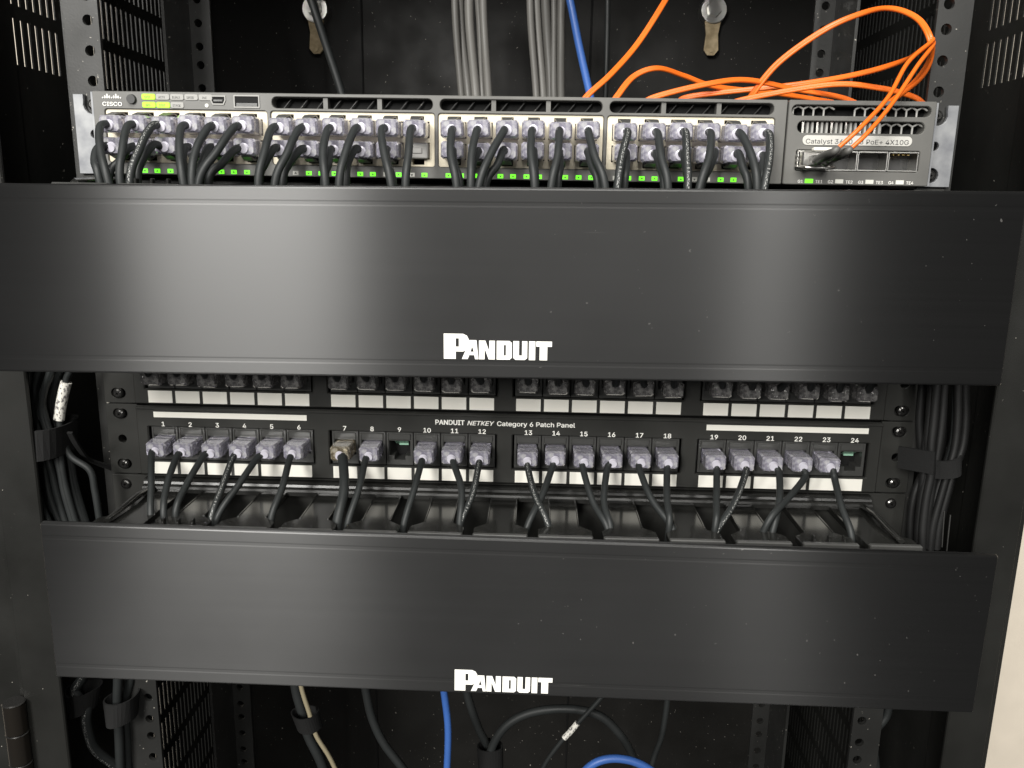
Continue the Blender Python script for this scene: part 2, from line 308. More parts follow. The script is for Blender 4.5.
PT = {1: [(-206.7,-17.0,20.3),(-200.5,-36.0,5.4),(-195.2,-50.0,-10.1)],2: [(-191.8,-17.0,19.1),(-191.4,-36.0,5.6),(-187.9,-50.0,-7.0)],3: [(-176.2,-17.0,19.5),(-180.2,-36.0,5.9),(-181.0,-50.0,-5.0)],4: [(-158.8,-17.0,18.7),(-160.2,-36.0,3.5),(-161.3,-50.0,-9.2)],5: [(-144.4,-17.0,19.1),(-150.1,-36.0,6.7),(-158.0,-50.0,-8.3)],6: [(-125.1,-17.0,19.3),(-125.0,-36.0,5.9),(-127.6,-50.0,-7.5)],7: [(-93.7,-17.0,19.3),(-89.7,-36.0,5.4),(-90.7,-50.0,-10.1)],8: [(-80.7,-17.0,19.2),(-81.4,-36.0,5.6),(-85.1,-50.0,-10.7)],10: [(-47.6,-17.0,19.7),(-49.8,-36.0,6.4),(-53.7,-50.0,-9.8)],11: [(-28.8,-17.0,18.7),(-22.8,-36.0,7.2),(-22.5,-50.0,-7.4)],12: [(-14.2,-17.0,19.1),(-16.7,-36.0,4.3),(-22.5,-50.0,-8.2)],13: [(14.5,-17.0,16.7),(18.7,-36.0,5.3),(26.3,-50.0,-6.8)],14: [(28.1,-17.0,17.1),(22.4,-36.0,3.9),(14.7,-50.0,-8.6)],15: [(46.3,-17.0,17.6),(51.7,-36.0,1.7),(59.4,-50.0,-8.8)],16: [(60.1,-17.0,17.2),(57.7,-36.0,1.9),(60.7,-50.0,-8.0)],17: [(78.9,-17.0,18.4),(84.6,-36.0,4.1),(95.7,-50.0,-9.2)],18: [(94.8,-17.0,17.3),(93.0,-36.0,4.4),(92.6,-50.0,-3.4)],19: [(123.4,-17.0,17.3),(120.6,-36.0,5.1),(117.8,-50.0,-3.5)],20: [(139.9,-17.0,17.7),(130.7,-36.0,3.9),(117.8,-50.0,-9.3)],21: [(159.2,-17.0,17.5),(155.5,-36.0,6.1),(149.1,-50.0,-6.2)],22: [(173.8,-17.0,15.6),(159.6,-36.0,6.2),(146.6,-50.0,-0.5)],23: [(191.4,-17.0,14.5),(190.5,-36.0,2.6),(192.2,-50.0,-10.1)]}
LB = [[(-277.7,-18.0,72.0),(-277.2,-18.0,64.9),(-276.0,-18.0,52.2),(-275.9,-18.0,35.9),(-273.7,-18.0,16.8),(-273.9,-18.0,1.2),(-271.5,-18.0,-15.8),(-266.7,-18.0,-24.7),(-262.6,-18.0,-34.2)],[(-277.1,-27.3,71.8),(-276.5,-27.3,56.4),(-276.2,-27.3,40.8),(-274.7,-27.3,25.4),(-273.6,-27.3,9.9),(-272.6,-27.3,-5.6),(-268.8,-27.3,-20.5),(-262.5,-27.3,-34.7)],[(-275.8,-7.3,71.5),(-276.7,-7.3,56.2),(-276.7,-7.3,40.6),(-274.8,-7.3,25.0),(-273.1,-7.3,9.5),(-271.8,-7.3,-6.1),(-268.2,-7.3,-21.3),(-262.3,-7.3,-35.8)],[(-274.5,-19.5,71.2),(-276.8,-19.5,55.9),(-277.2,-19.5,40.3),(-274.9,-19.5,24.7),(-272.7,-19.5,9.1),(-271.0,-19.5,-6.6),(-267.6,-19.5,-22.0),(-262.1,-19.5,-36.8)],[(-271.4,-9.0,70.4),(-274.7,-9.0,62.8),(-279.4,-9.0,48.8),(-277.9,-9.0,33.4),(-272.4,-9.0,14.0),(-269.8,-9.0,-4.4),(-265.2,-9.0,-28.3),(-261.7,-9.0,-39.4)],[(-263.4,-25.0,72.1),(-269.5,-25.0,57.4),(-271.5,-25.0,42.0),(-268.4,-25.0,26.5),(-264.9,-25.0,11.0),(-263.0,-25.0,-4.8),(-260.2,-25.0,-20.4),(-256.3,-25.0,-35.8)],[(-261.8,-14.6,72.4),(-268.0,-14.6,57.8),(-270.1,-14.6,42.5),(-267.0,-14.6,27.1),(-263.6,-14.6,11.6),(-261.8,-14.6,-4.1),(-259.1,-14.6,-19.8),(-255.2,-14.6,-35.1)],[(-257.8,-14.0,71.6),(-260.4,-14.0,64.2),(-267.7,-14.0,47.7),(-267.2,-14.0,35.0),(-261.0,-14.0,15.9),(-259.7,-14.0,-2.4),(-257.1,-14.0,-18.3),(-255.1,-14.0,-26.3),(-253.5,-14.0,-37.0)],[(-256.6,-13.5,72.7),(-262.8,-13.5,58.1),(-266.0,-13.5,43.0),(-262.9,-13.5,27.6),(-259.5,-13.5,12.2),(-258.1,-13.5,-3.5),(-255.4,-13.5,-19.1),(-252.2,-13.5,-34.6)],[(-256.6,-25.5,72.7),(-262.8,-25.5,58.1),(-266.0,-25.5,43.0),(-262.9,-25.5,27.6),(-259.5,-25.5,12.2),(-258.1,-25.5,-3.5),(-255.4,-25.5,-19.1),(-252.2,-25.5,-34.6)],[(-255.4,-25.0,73.8),(-258.6,-25.0,66.5),(-264.9,-25.0,52.9),(-264.1,-25.0,38.1),(-258.7,-25.0,19.4),(-257.5,-25.0,1.5),(-253.6,-25.0,-21.8),(-250.9,-25.0,-32.3)],[(-246.9,-22.0,73.4),(-249.4,-22.0,67.3),(-252.4,-22.0,61.1),(-258.4,-22.0,38.7),(-255.0,-22.0,18.5),(-243.5,-22.0,8.6),(-241.6,-22.0,-4.3),(-240.5,-22.0,-22.6),(-239.9,-22.0,-33.2)]]
LBlab = [(-252.0,-22.0,61.4),(-254.7,-22.0,53.7),(-257.2,-22.0,44.9),(-258.6,-22.0,38.9)]
LBstrap = [(-277.8,-18.0,35.8),(-252.9,-18.0,36.5),(-254.7,-18.0,18.6),(-277.9,-18.0,18.0)]
LBtail = [(-246.5,-33.0,34.5),(-247.2,-25.0,23.4),(-249.8,-10.0,11.0),(-241.7,0.0,2.4)]
RB = [[(239.7,-18.0,82.8),(241.0,-18.0,69.4),(242.1,-18.0,50.0),(241.1,-18.0,35.4),(242.1,-18.0,16.1),(243.1,-18.0,-9.6),(244.3,-18.0,-25.0)],[(238.9,-23.8,82.2),(240.2,-23.8,66.6),(241.0,-23.8,51.1),(241.5,-23.8,35.6),(243.3,-23.8,20.2),(242.5,-23.8,4.7),(242.6,-23.8,-10.9),(243.9,-23.8,-26.4)],[(238.7,-19.0,82.0),(240.0,-19.0,66.4),(240.8,-19.0,50.8),(241.6,-19.0,35.3),(243.6,-19.0,19.9),(242.4,-19.0,4.4),(242.5,-19.0,-11.2),(243.8,-19.0,-26.8)],[(237.7,-10.0,81.2),(238.7,-10.0,67.6),(239.7,-10.0,47.8),(242.2,-10.0,33.0),(245.5,-10.0,18.0),(242.3,-10.0,2.6),(241.8,-10.0,-11.3),(243.2,-10.0,-28.5)],[(246.6,-16.0,81.4),(248.3,-16.0,65.8),(249.4,-16.0,50.1),(249.7,-16.0,34.4),(249.2,-16.0,18.8),(248.7,-16.0,3.1),(248.2,-16.0,-12.6),(249.0,-16.0,-28.4)],[(253.5,-2.0,80.1),(255.3,-2.0,66.2),(258.4,-2.0,31.0),(255.8,-2.0,11.0),(253.3,-2.0,-15.7),(253.7,-2.0,-31.7)],[(253.2,-15.0,81.2),(255.6,-15.0,65.5),(257.6,-15.0,49.8),(258.2,-15.0,33.9),(256.1,-15.0,18.2),(253.9,-15.0,2.5),(252.0,-15.0,-13.3),(252.1,-15.0,-29.1)],[(253.2,-17.0,81.2),(255.6,-17.0,65.5),(257.6,-17.0,49.8),(258.2,-17.0,33.9),(256.1,-17.0,18.2),(253.9,-17.0,2.5),(252.0,-17.0,-13.3),(252.1,-17.0,-29.1)],[(253.0,-14.0,82.4),(255.4,-14.0,68.8),(258.7,-14.0,49.3),(258.0,-14.0,33.1),(254.7,-14.0,15.1),(250.6,-14.0,-9.5),(250.6,-14.0,-26.6)],[(258.1,-16.4,81.4),(260.3,-16.4,65.7),(262.5,-16.4,49.9),(262.9,-16.4,34.1),(259.8,-16.4,18.5),(257.7,-16.4,2.8),(255.9,-16.4,-13.0),(255.8,-16.4,-28.9)],[(259.4,-10.0,81.2),(261.5,-10.0,65.4),(263.5,-10.0,49.6),(264.1,-10.0,33.7),(260.8,-10.0,18.1),(258.9,-10.0,2.3),(257.3,-10.0,-13.5),(257.1,-10.0,-29.4)],[(265.8,0.0,79.9),(267.1,0.0,65.2),(270.2,0.0,30.7),(265.7,0.0,15.2),(263.9,0.0,-16.2),(263.7,0.0,-32.3)]]
RBstrap = [(240.1,-10.0,26.9),(263.9,-10.0,29.8),(263.9,-10.0,19.3),(242.1,-10.0,16.1)]
RBtail = [(242.3,-25.0,27.3),(227.9,-12.0,26.5)]
RW = [(250.4,-30.0,-0.2),(251.8,-30.0,-21.9),(254.1,-30.0,-2.3),(254.8,-30.0,-24.1)]
OR = {'A': [(104.7,110.0,312.7),(96.4,100.0,296.1),(77.8,80.0,266.2),(59.8,60.0,244.4),(45.3,50.0,230.4),(36.0,45.0,217.3)],'B': [(53.7,30.0,216.1),(61.7,35.0,228.1),(72.5,45.0,241.2),(86.9,50.0,246.6),(105.2,60.0,243.8),(126.7,70.0,239.2),(171.4,90.0,238.1),(213.7,110.0,235.7)],'C': [(74.0,30.0,221.8),(83.9,30.0,227.8),(115.0,35.0,236.0),(139.9,45.0,239.8),(170.9,55.0,236.4),(201.3,60.0,232.5),(216.1,60.0,226.9)],'D': [(104.6,80.0,228.9),(113.4,75.0,234.1),(172.1,60.0,239.6),(202.1,40.0,243.1),(220.1,20.0,247.7),(220.0,-12.0,250.8)],'F': [(127.0,45.0,225.7),(149.8,45.0,231.3),(189.1,40.0,237.3),(216.6,40.0,235.5),(236.4,40.0,230.9),(245.1,40.0,225.1)],'E': [(139.1,60.0,220.2),(144.1,50.0,231.7),(157.5,45.0,249.9),(181.5,40.0,267.6),(199.4,30.0,274.7),(208.5,15.0,273.6),(216.6,0.0,265.4),(219.3,-12.0,253.0),(222.3,-8.0,244.1),(220.3,0.0,234.5),(213.1,15.0,224.7),(206.1,20.0,217.1)]}
FL = [[(219.3,-14.0,251.6),(202.5,-28.0,238.8),(187.6,-45.0,219.7),(170.2,-60.0,204.0),(158.2,-62.0,192.7)],[(221.1,-12.0,250.2),(208.1,-27.0,237.8),(191.1,-43.0,217.6),(175.1,-57.0,202.0),(165.4,-60.0,193.0)]]
GR = [[(-52.4,200.0,345.5),(-50.1,200.0,303.0),(-43.7,200.0,248.3),(-41.2,200.0,206.7)],[(-46.3,200.0,345.5),(-44.7,205.0,304.1),(-38.4,200.0,248.3),(-36.1,200.0,206.8)],[(-40.3,200.0,345.6),(-38.4,200.0,303.2),(-33.0,200.0,248.4),(-31.0,200.0,206.9)],[(-34.2,200.0,345.6),(-32.9,205.0,304.2),(-27.7,200.0,248.5),(-25.9,200.0,207.0)],[(-28.1,200.0,345.7),(-26.6,200.0,303.3),(-22.4,200.0,248.5),(-20.8,200.0,207.0)]]
G2 = [[(5.3,200.0,346.0),(8.4,200.0,303.6),(13.5,200.0,249.0),(16.0,200.0,207.6)],[(11.5,200.0,346.0),(14.4,205.0,304.7),(18.6,200.0,249.0),(21.1,200.0,207.6)],[(17.7,200.0,346.1),(20.4,200.0,303.8),(23.8,200.0,249.1),(26.1,200.0,207.7)],[(23.9,200.0,346.1),(26.4,205.0,304.8),(29.0,200.0,249.2),(31.2,200.0,207.8)],[(30.0,200.0,346.2),(32.3,200.0,303.9),(34.1,200.0,249.2),(36.3,200.0,207.9)]]
BL = [(30.7,180.0,334.1),(37.2,180.0,313.6),(45.8,180.0,278.9),(54.5,180.0,247.0),(63.3,180.0,214.4)]
BK = [(-166.2,190.0,335.0),(-158.6,190.0,314.1),(-148.2,190.0,282.1),(-136.9,190.0,245.9),(-130.0,190.0,212.4)]
BKshadow = [(67.8,230.0,354.5),(69.5,230.0,295.4),(70.2,230.0,218.1)]  # path of a thin shadow line, drawn as a black strand
BT = {'a': [(-266.4,0.0,-125.6),(-274.7,0.0,-142.2),(-280.6,0.0,-151.6),(-275.5,-4.0,-156.1),(-270.9,-5.0,-160.8),(-272.3,-5.0,-171.9),(-272.2,0.0,-194.2),(-263.4,5.0,-210.1),(-253.8,8.0,-220.8)],'b': [(-245.4,-8.0,-120.1),(-246.7,-8.0,-138.0),(-248.6,-8.0,-156.1),(-249.9,-8.0,-185.6),(-252.2,-8.0,-219.7)],'c': [(-240.8,0.0,-124.7),(-243.2,0.0,-142.9),(-248.1,0.0,-161.4),(-249.4,0.0,-191.4),(-251.7,0.0,-226.1)],'d': [(-240.9,20.0,-163.1),(-243.5,20.0,-184.4),(-254.2,20.0,-208.3),(-260.9,20.0,-234.5)],'e': [(-151.9,60.0,-161.4),(-148.4,60.0,-185.7),(-143.9,60.0,-203.7),(-139.4,60.0,-222.7),(-129.5,60.0,-241.9),(-119.0,60.0,-269.0)],'f': [(-158.0,70.0,-167.7),(-156.0,70.0,-192.4),(-152.2,70.0,-210.8),(-148.4,70.0,-230.3),(-140.0,70.0,-251.5),(-133.1,70.0,-277.6)],'g': [(-114.1,110.0,-199.1),(-112.1,110.0,-218.6),(-107.8,110.0,-241.9),(-99.3,110.0,-263.5),(-87.3,110.0,-281.6),(-69.4,110.0,-307.2)],'h': [(-45.9,60.0,-165.8),(-43.8,60.0,-183.6),(-40.9,60.0,-213.2),(-41.7,60.0,-248.7),(-43.2,60.0,-274.6)],'i': [(-35.9,120.0,-202.5),(-31.0,120.0,-226.7),(-22.6,120.0,-253.9),(-13.4,120.0,-276.9),(-10.5,120.0,-312.9)],'j': [(-15.0,110.0,-305.0),(-12.8,110.0,-273.1),(-1.0,110.0,-247.0),(19.7,110.0,-232.6),(49.9,110.0,-227.9),(75.7,110.0,-233.3),(94.0,110.0,-251.6),(104.6,110.0,-272.3),(110.9,110.0,-299.9)],'k': [(85.9,90.0,-184.0),(73.0,90.0,-204.9),(57.6,90.0,-225.4),(46.5,90.0,-239.9),(32.3,90.0,-263.5),(24.9,90.0,-287.3)],'l': [(131.7,130.0,-211.9),(132.1,130.0,-232.9),(129.6,130.0,-262.8),(124.2,130.0,-283.8),(118.3,130.0,-315.7)],'m': [(54.2,60.0,-257.7),(63.4,60.0,-242.8),(74.2,60.0,-235.6),(88.2,60.0,-234.2),(103.2,60.0,-238.7),(120.8,60.0,-250.8)],'n': [(252.6,10.0,-139.0),(252.7,10.0,-157.3),(246.0,10.0,-172.3),(250.2,10.0,-198.5),(252.7,10.0,-221.5)]}
BTs1 = [(-286.9,-0.0,-150.9),(-263.6,0.0,-148.2),(-267.5,-0.0,-162.5),(-284.7,0.0,-167.4)]
BTs2 = [(-257.3,-4.0,-152.7),(-235.1,-4.0,-148.3),(-238.5,-4.0,-165.8),(-256.7,-4.0,-168.3)]
BTs3 = [(-159.0,65.0,-207.6),(-138.6,65.0,-206.9),(-136.1,65.0,-219.4),(-155.0,65.0,-220.1)]
BTs4 = [(-23.0,115.0,-267.0),(-1.7,115.0,-266.2),(-1.5,115.0,-285.8),(-22.0,115.0,-286.6)]
BKlab = [(56.5,90.0,-226.3),(51.7,90.0,-233.5),(46.5,90.0,-239.9)]
LK = [(-192.5,335.0,337.9),(173.0,335.0,340.6)]
def pan(mb, x, y, z, r=3.3):                 # domed screw head with a cross recess sunk into it
    prof = [(r, 0), (r*0.97, 0.8), (r*0.8, 1.7), (r*0.55, 2.2)]; n = 20; a0 = random.uniform(0, 1.5); vs = []
    for rad, d in prof:
        for k in range(n): t = 2*math.pi*k/n + a0; vs.append((x + rad*math.cos(t), y-d, z + rad*math.sin(t)))
    for k in range(n):
        t = 2*math.pi*k/n + a0; arm = abs(math.cos(2*(t-a0))); rad = r*0.5 if arm > 0.86 else r*0.16
        vs.append((x + rad*math.cos(t), y-(2.2 if arm <= 0.86 else 2.2), z + rad*math.sin(t)))
    for k in range(n):
        t = 2*math.pi*k/n + a0; arm = abs(math.cos(2*(t-a0))); rad = r*0.4 if arm > 0.86 else r*0.12
        vs.append((x + rad*math.cos(t), y-0.6, z + rad*math.sin(t)))
    vs.append((x, y-0.3, z)); R_ = 6
    fs = [(q*n+k, q*n+(k+1) % n, q*n+n+(k+1) % n, q*n+n+k) for q in range(R_-1) for k in range(n)] + [((R_-1)*n+k, (R_-1)*n+(k+1) % n, R_*n) for k in range(n)]
    mb.add(vs, fs)
# ------------------------------------------------------------------ the room behind and the cabinet
U = 44.45
mb = MB(); mb.add([(-2600, 700, -1600), (2600, 700, -1600), (2600, 700, 1600), (-2600, 700, 1600)], [(0, 1, 2, 3)])
wl = link('wall', mb.mesh('wall'), 'wall_paint'); wl['kind'] = 'structure'

cab = thing('equipment_cabinet', 'black steel equipment cabinet with slotted sides, posts and drilled mounting rails', 'cabinet', (0, 150, -650))
for sx in (-1, 1):
    a, b = sorted((sx*264.2, sx*288)); mb = MB(); mb.box(a, b, -40, -37, -650, 420, 0.8)
    a, b = sorted((sx*289.5, sx*291.5)); mb.box(a, b, -36.9, 24, -649, 419)
    part('front_post', mb, 'powder_black', cab)
    # side panel with rows of upright slots
    ys = [24.5]; holes_u = []
    for y in [29 + 7.2*k for k in range(7)] + [118 + 7.2*k for k in range(26)]:
        holes_u.append(len(ys)); ys += [y, y + 2.5]
    ys.append(340); zs = [-650]; holes_v = []
    for k in list(range(-19, -12)) + list(range(0, 5)):
        z = 241 + 33.5*k; holes_v.append(len(zs)); zs += [z, z + 26]
    zs.append(420); mb = MB()
    mb.gridplate(ys, zs, {(i, j) for i in holes_u for j in holes_v if ys[i] > 100 or zs[j] > 0}, sx*292, sx*293.2, lambda u, v, w_: (w_, u, v))
    part('side_panel', mb, 'powder_black', cab)
    # mounting rails: drilled flange and a web running back
    def rail(x0, x1, xh, y, z0, z1, web, name):
        hs = []; k0 = math.ceil((z0 - 5)/U) - 1
        for k in range(k0, int(z1/U) + 1):
            for dz in (6.35, 22.225, 38.1):
                z = k*U + dz
                if z0 + 4 < z < z1 - 4: hs.append(z)
        q = MB(); q.drilled(x0, x1, z0, z1, xh, hs, 2.9, y, y + 2.4); r = part(name, q, 'rail_grey', cab)
        if y < 50: return
        wb = MB(); wb.box(web, web + 2.0, *((y + 2.5, y + 32) if y < 50 else (y - 42, y - 0.1)), z0, z1); part('rail_web', wb, 'rail_grey', r)
    if sx < 0:
        rail(-247, -226.5, -232.6, 0.4, -640, 400, -246.8, 'mounting_rail'); rail(-238.5, -221.5, -230.5, 150, -640, 400, -238.4, 'mounting_rail')
    else:
        rail(227, 245.5, 232.6, 0.4, -640, 400, 243.4, 'mounting_rail'); rail(208.7, 224.5, 215.5, 150, -640, 400, 222.4, 'mounting_rail')
mb = MB(); mb.box(-294, 294, -8, 346, 420.2, 424); part('top_panel', mb, 'powder_black', cab)  # unseen cabinet top, added to keep the interior dark
mb = MB(); mb.box(-294, 294, -8, 346, -654, -650.2); part('bottom_panel', mb, 'powder_black', cab)  # unseen cabinet floor, likewise added so the inside stays dark
mb = MB(); mb.box(-293, 293, 341, 344, -650, 420); door = part('rear_door', mb, 'door_black', cab)
mb = MB(); mb.box(-152, -150.5, 339.6, 340.9, -650, 420); mb.box(62, 63.6, 339.6, 340.9, -650, 420); part('door_seam', mb, 'hole_black', door)
for lx, lz in ((LK[0][0], LK[0][2]), (LK[1][0], LK[1][2])):
    mb = MB(); mb.cyl((lx, 341, lz), (lx, 330, lz), 12.5, 11.4, 24); mb.cyl((lx, 330, lz), (lx, 326, lz), 7, 6.4, 6, smooth=False)
    lk = part('lock_barrel', mb, 'steel', door)
    mb = MB(); mb.prism([(lx-7.5, lz-8), (lx-5.5, lz-20), (lx-6.6, lz-34), (lx-3, lz-38.5), (lx+3, lz-38.5), (lx+6.6, lz-34), (lx+5.5, lz-20), (lx+7.5, lz-8)], 332.5, 335.4)
    mb.cyl((lx, 332.6, lz-34), (lx, 331.4, lz-34), 2.2, 2.2, 10); part('cam_tab', mb, 'brass', lk)
# outer door edge and hinge knuckles at the left post
mb = MB(); mb.box(-322, -290, -33, -28, -650, 420, 0.8); part('door_flange', mb, 'powder_black', cab)
for k in range(4):
    z1 = -131 - k*20.5; mb = MB(); mb.cyl((-291.5, -44, z1-20), (-291.5, -44, z1-0.6), 6.2, 6.2, 22)
    h = part('hinge_knuckle', mb, 'hinge_steel', cab)
    mb = MB(); mb.cyl((-291.5, -44, z1-0.6), (-291.5, -44, z1-0.1), 6.5, 5.8, 22); part('washer', mb, 'screw_dark', h)

# ------------------------------------------------------------------ network switch
sw = thing('network_switch', 'grey rack network switch with four blocks of ports full of black cords', 'network switch', (0, 120, 178.2))
Z0, Z1, YF = 178.2, 221.0, -20.0
mb = MB(); mb.box(-222.4, 222.4, -10, 280, Z0+0.4, Z1-0.4); part('chassis', mb, 'switch_dark', sw)
GC = [-173 + 89.8*g for g in range(4)]
vents = [rrect(c-43, c+43, 213.4, 219.2, 2.6) for c in GC[1:]]
face = [rrect(-223, 146.2, Z0, Z1, 0.6)] + vents + [rrect(c-44, c+44, 184.2, 212, 1.6) for c in GC]
fc = part('face_plate', plate(face, YF, YF+8, 0.3), 'switch_grey', sw)
mb = MB(); mb.box(-222, 146, -12.2, -10.4, Z0+1, Z1-1); part('inner_wall', mb, 'hole_black', sw)
for g, c in enumerate(GC):
    px_ = [c + (i-2.5)*14.0 for i in range(6)]
    holes = []
    for x in px_:
        holes.append([(x-6.1, 199.2), (x+6.1, 199.2), (x+6.1, 207.6), (x+3.2, 207.6), (x+3.2, 210.4), (x-3.2, 210.4), (x-3.2, 207.6), (x-6.1, 207.6)])
        holes.append([(x-6.1, 188.2), (x-3.2, 188.2), (x-3.2, 185.4), (x+3.2, 185.4), (x+3.2, 188.2), (x+6.1, 188.2), (x+6.1, 196.8), (x-6.1, 196.8)])
    part('port_block', plate([rrect(c-43.8, c+43.8, 184.4, 211.8, 1.2)] + holes, YF+1.0, YF+7.4, 0.12), 'shield_cream', sw)
    if g:      # grille slats in the vent slot
        for dx in (-14.5, 14.5): mb = MB(); mb.box(c+dx-1.2, c+dx+1.2, YF+1.2, YF+7, 213.2, 219.4); part('vent_divider', mb, 'switch_grey', fc)
        for k in range(9):
            x = c - 36 + k*9.0; mb = MB(); mb.prism([(x-2.9, 213.3), (x-2.3, 213.3), (x+2.9, 219.3), (x+2.3, 219.3)], YF+5, YF+6.5); part('vent_slat', mb, 'rail_grey', fc)
    for i, x in enumerate(px_):
        for s_, dx in ((0, -3.4), (1, 3.4)):
            lit = random.random() < 0.66
            mb = MB(); mb.prism([(x+dx-1.5, 178.95), (x+dx+1.5, 178.95), (x+dx+1.5, 181.1), (x+dx-1.5, 181.1)], YF-0.25, YF+0.3)
            part('port_led', mb, 'led_green' if lit else 'led_off', sw)
            mb = MB(); a = 1 if s_ else -1
            mb.prism([(x+dx-0.7, 179.95-a*0.35), (x+dx+0.7, 179.95-a*0.35), (x+dx, 179.95+a*0.6)][::a], YF-0.45, YF-0.2); part('arrow_mark', mb, 'dark_ink', sw)
# uplink module on the right
um_holes = [rrect(148.5, 220.5, 213.2, 218.6, 2.6), rrect(152.0, 218.0, 204.6, 210.6, 2.8), rrect(152.6, 217.2, 185.2, 196.0, 1.2)]
um = part('uplink_module', plate([rrect(146.8, 223, Z0, Z1, 0.8)] + um_holes, YF-0.8, YF+8, 0.35), 'switch_grey', sw)
mb = MB(); mb.box(147.5, 222, -12.1, -10.3, 197, Z1-1); part('inner_wall', mb, 'hole_black', um)
def hexbars(x0, x1, zc, rad, gapset):
    k = 0; x = x0
    while x < x1:
        if k not in gapset:
            mb = MB(); pts = [(x + rad*math.cos(math.radians(a)), YF+2.2, zc + rad*math.sin(math.radians(a))) for a in (150, 90, 30)]
            for p, q in ((0, 1), (1, 2)): mb.cyl(pts[p], pts[q], 0.55, n=6)
            mb.cyl(pts[0], (pts[0][0], YF+2.2, zc-rad), 0.55, n=6)
            part('hex_grille', mb, 'pill_grey', um)
        x += rad*1.732; k += 1
hexbars(152.5, 219, 215.2, 3.1, {4, 5}); hexbars(199, 216, 206.9, 3.2, set())
for k in range(17):
    mb = MB(); x = 155.0 + k*2.5; mb.box(x, x+1.1, YF+1.5, YF+7, 204.4, 210.8); part('grille_fin', mb, 'pill_grey' if k % 3 else 'steel', um)
part('name_plate', plate([rrect(155.2, 212.2, 198.4, 203.4, 2.3)], YF-1.2, YF-0.7, 0.12), 'plate_grey', um)
part('lettering', lettering('Catalyst 3650 48 PoE+ 4X10G', 4.6, 183.7, 199.2, YF-1.22, 0.02, width=53.5), 'dark_ink', um)
for k in range(4):
    x0 = 153.4 + k*15.9; mb = MB()
    mb.box(x0, x0+0.5, YF-0.6, YF+14, 185.6, 195.6); mb.box(x0+15, x0+15.5, YF-0.6, YF+14, 185.6, 195.6)
    mb.box(x0+0.6, x0+14.9, YF-0.6, YF+14, 195.0, 195.6); mb.box(x0+0.6, x0+14.9, YF-0.6, YF+14, 185.6, 186.2); mb.box(x0+0.5, x0+15, YF+13, YF+14, 186, 195)
    cg = part('sfp_cage', mb, 'steel', um)
    if k == 3:
        mb = MB()
        for q in range(4): mb.box(x0+3+q*2.6, x0+4+q*2.6, YF+2, YF+10, 194.0, 194.9)
        part('spring_finger', mb, 'gold', cg)
    mb = MB(); mb.prism([(x0+5.0, 179.0), (x0+9.2, 179.0), (x0+9.2, 181.1), (x0+5.0, 181.1)], YF-1.1, YF-0.6)
    part('uplink_led', mb, 'led_green' if k == 0 else 'led_off', um)
    part('lettering', lettering('G%d' % (k+1), 3.0, x0+2.6, 179.0, YF-0.95, 0.01), 'white_ink', um)
    part('lettering', lettering('TE%d' % (k+1), 3.0, x0+12.4, 179.0, YF-0.95, 0.01), 'white_ink', um)
# status labels, button, sockets and maker's mark on the upper left
for (x0, x1, z, on) in ((-177.6,-170.8,218.3,1),(-169.9,-163.1,218.3,0),(-162.2,-155.4,218.3,0),(-154.5,-147.7,218.3,0),(-146.8,-140.0,218.3,0),(-177.6,-170.8,214.2,1),(-169.9,-163.1,214.2,1),(-162.2,-155.6,214.2,0)):
    x0 -= 14.5; x1 -= 14; p_ = part('status_light', plate([rrect(x0-4, x1-4, z-1.5, z+1.5, 0.9)], YF-0.45, YF+0.1, 0.1), 'led_lime' if on else 'pill_grey', sw)
for k, (tx, x, z) in enumerate((('SYST',-178.7,217.5),('ACTV',-171,217.5),('DUPLX',-163.2,217.5),('SPEED',-155.6,217.5),('PoE',-147.9,217.5),('XPS',-178.7,213.4),('STAT',-171,213.4),('STACK',-163.2,213.4))):
    part('lettering', lettering(tx, 2.3, x-14.2, z, YF-0.5, 0.0, xs=0.8), 'dark_ink', sw)
mb = MB(); mb.cyl((-201.6, YF+0.2, 216.9), (-201.6, YF-1.6, 216.9), 2.7, 2.3, 18); part('mode_button', mb, 'switch_dark', sw)
for hgt, k in zip((0.7, 1.4, 2.3, 1.4, 0.7, 1.4, 2.3, 1.4, 0.7), range(9)):
    x = -217.2 + k*1.2; zc = 217.9 if hgt < 2 else 217.7
    mb = MB(); mb.prism(rrect(x-0.33, x+0.33, 217.2, 217.2+hgt*1.0, 0.28, 2), YF-0.35, YF+0.1); part('logo_bar', mb, 'white_ink', sw)
part('lettering', lettering('CISCO', 3.8, -212.3, 213.4, YF-0.3, 0.05, width=10.5), 'white_ink', sw)
def socket(name, poly_o, poly_i, tongue):
    mb = plate([poly_o, poly_i], YF-0.5, YF+0.6, 0.08); s_ = part(name, mb, 'pill_grey', sw)
    mb = MB(); mb.prism(poly_i, YF-0.12, YF-0.02); part('socket_cavity', mb, 'hole_black', s_)
    mb = MB(); mb.box(*tongue); part('socket_tongue', mb, 'jack_black', s_)
sx0 = -155.0
socket('mini_usb_socket', [(sx0-4.2,219.4),(sx0-4.2,216.9),(sx0-3,214.6),(sx0+3,214.6),(sx0+4.2,216.9),(sx0+4.2,219.4)][::-1],
       [(sx0-3.5,218.7),(sx0-3.5,217.1),(sx0-2.6,215.3),(sx0+2.6,215.3),(sx0+3.5,217.1),(sx0+3.5,218.7)][::-1], (sx0-2.4, sx0+2.4, YF-0.4, YF-0.14, 216.4, 217.3))
sx0 = -123.4 - 1.8
ux = -139.6
NUM = 'zero one two three four five six seven eight nine ten eleven twelve thirteen fourteen fifteen sixteen seventeen eighteen nineteen twenty twenty-one twenty-two twenty-three twenty-four'.split()
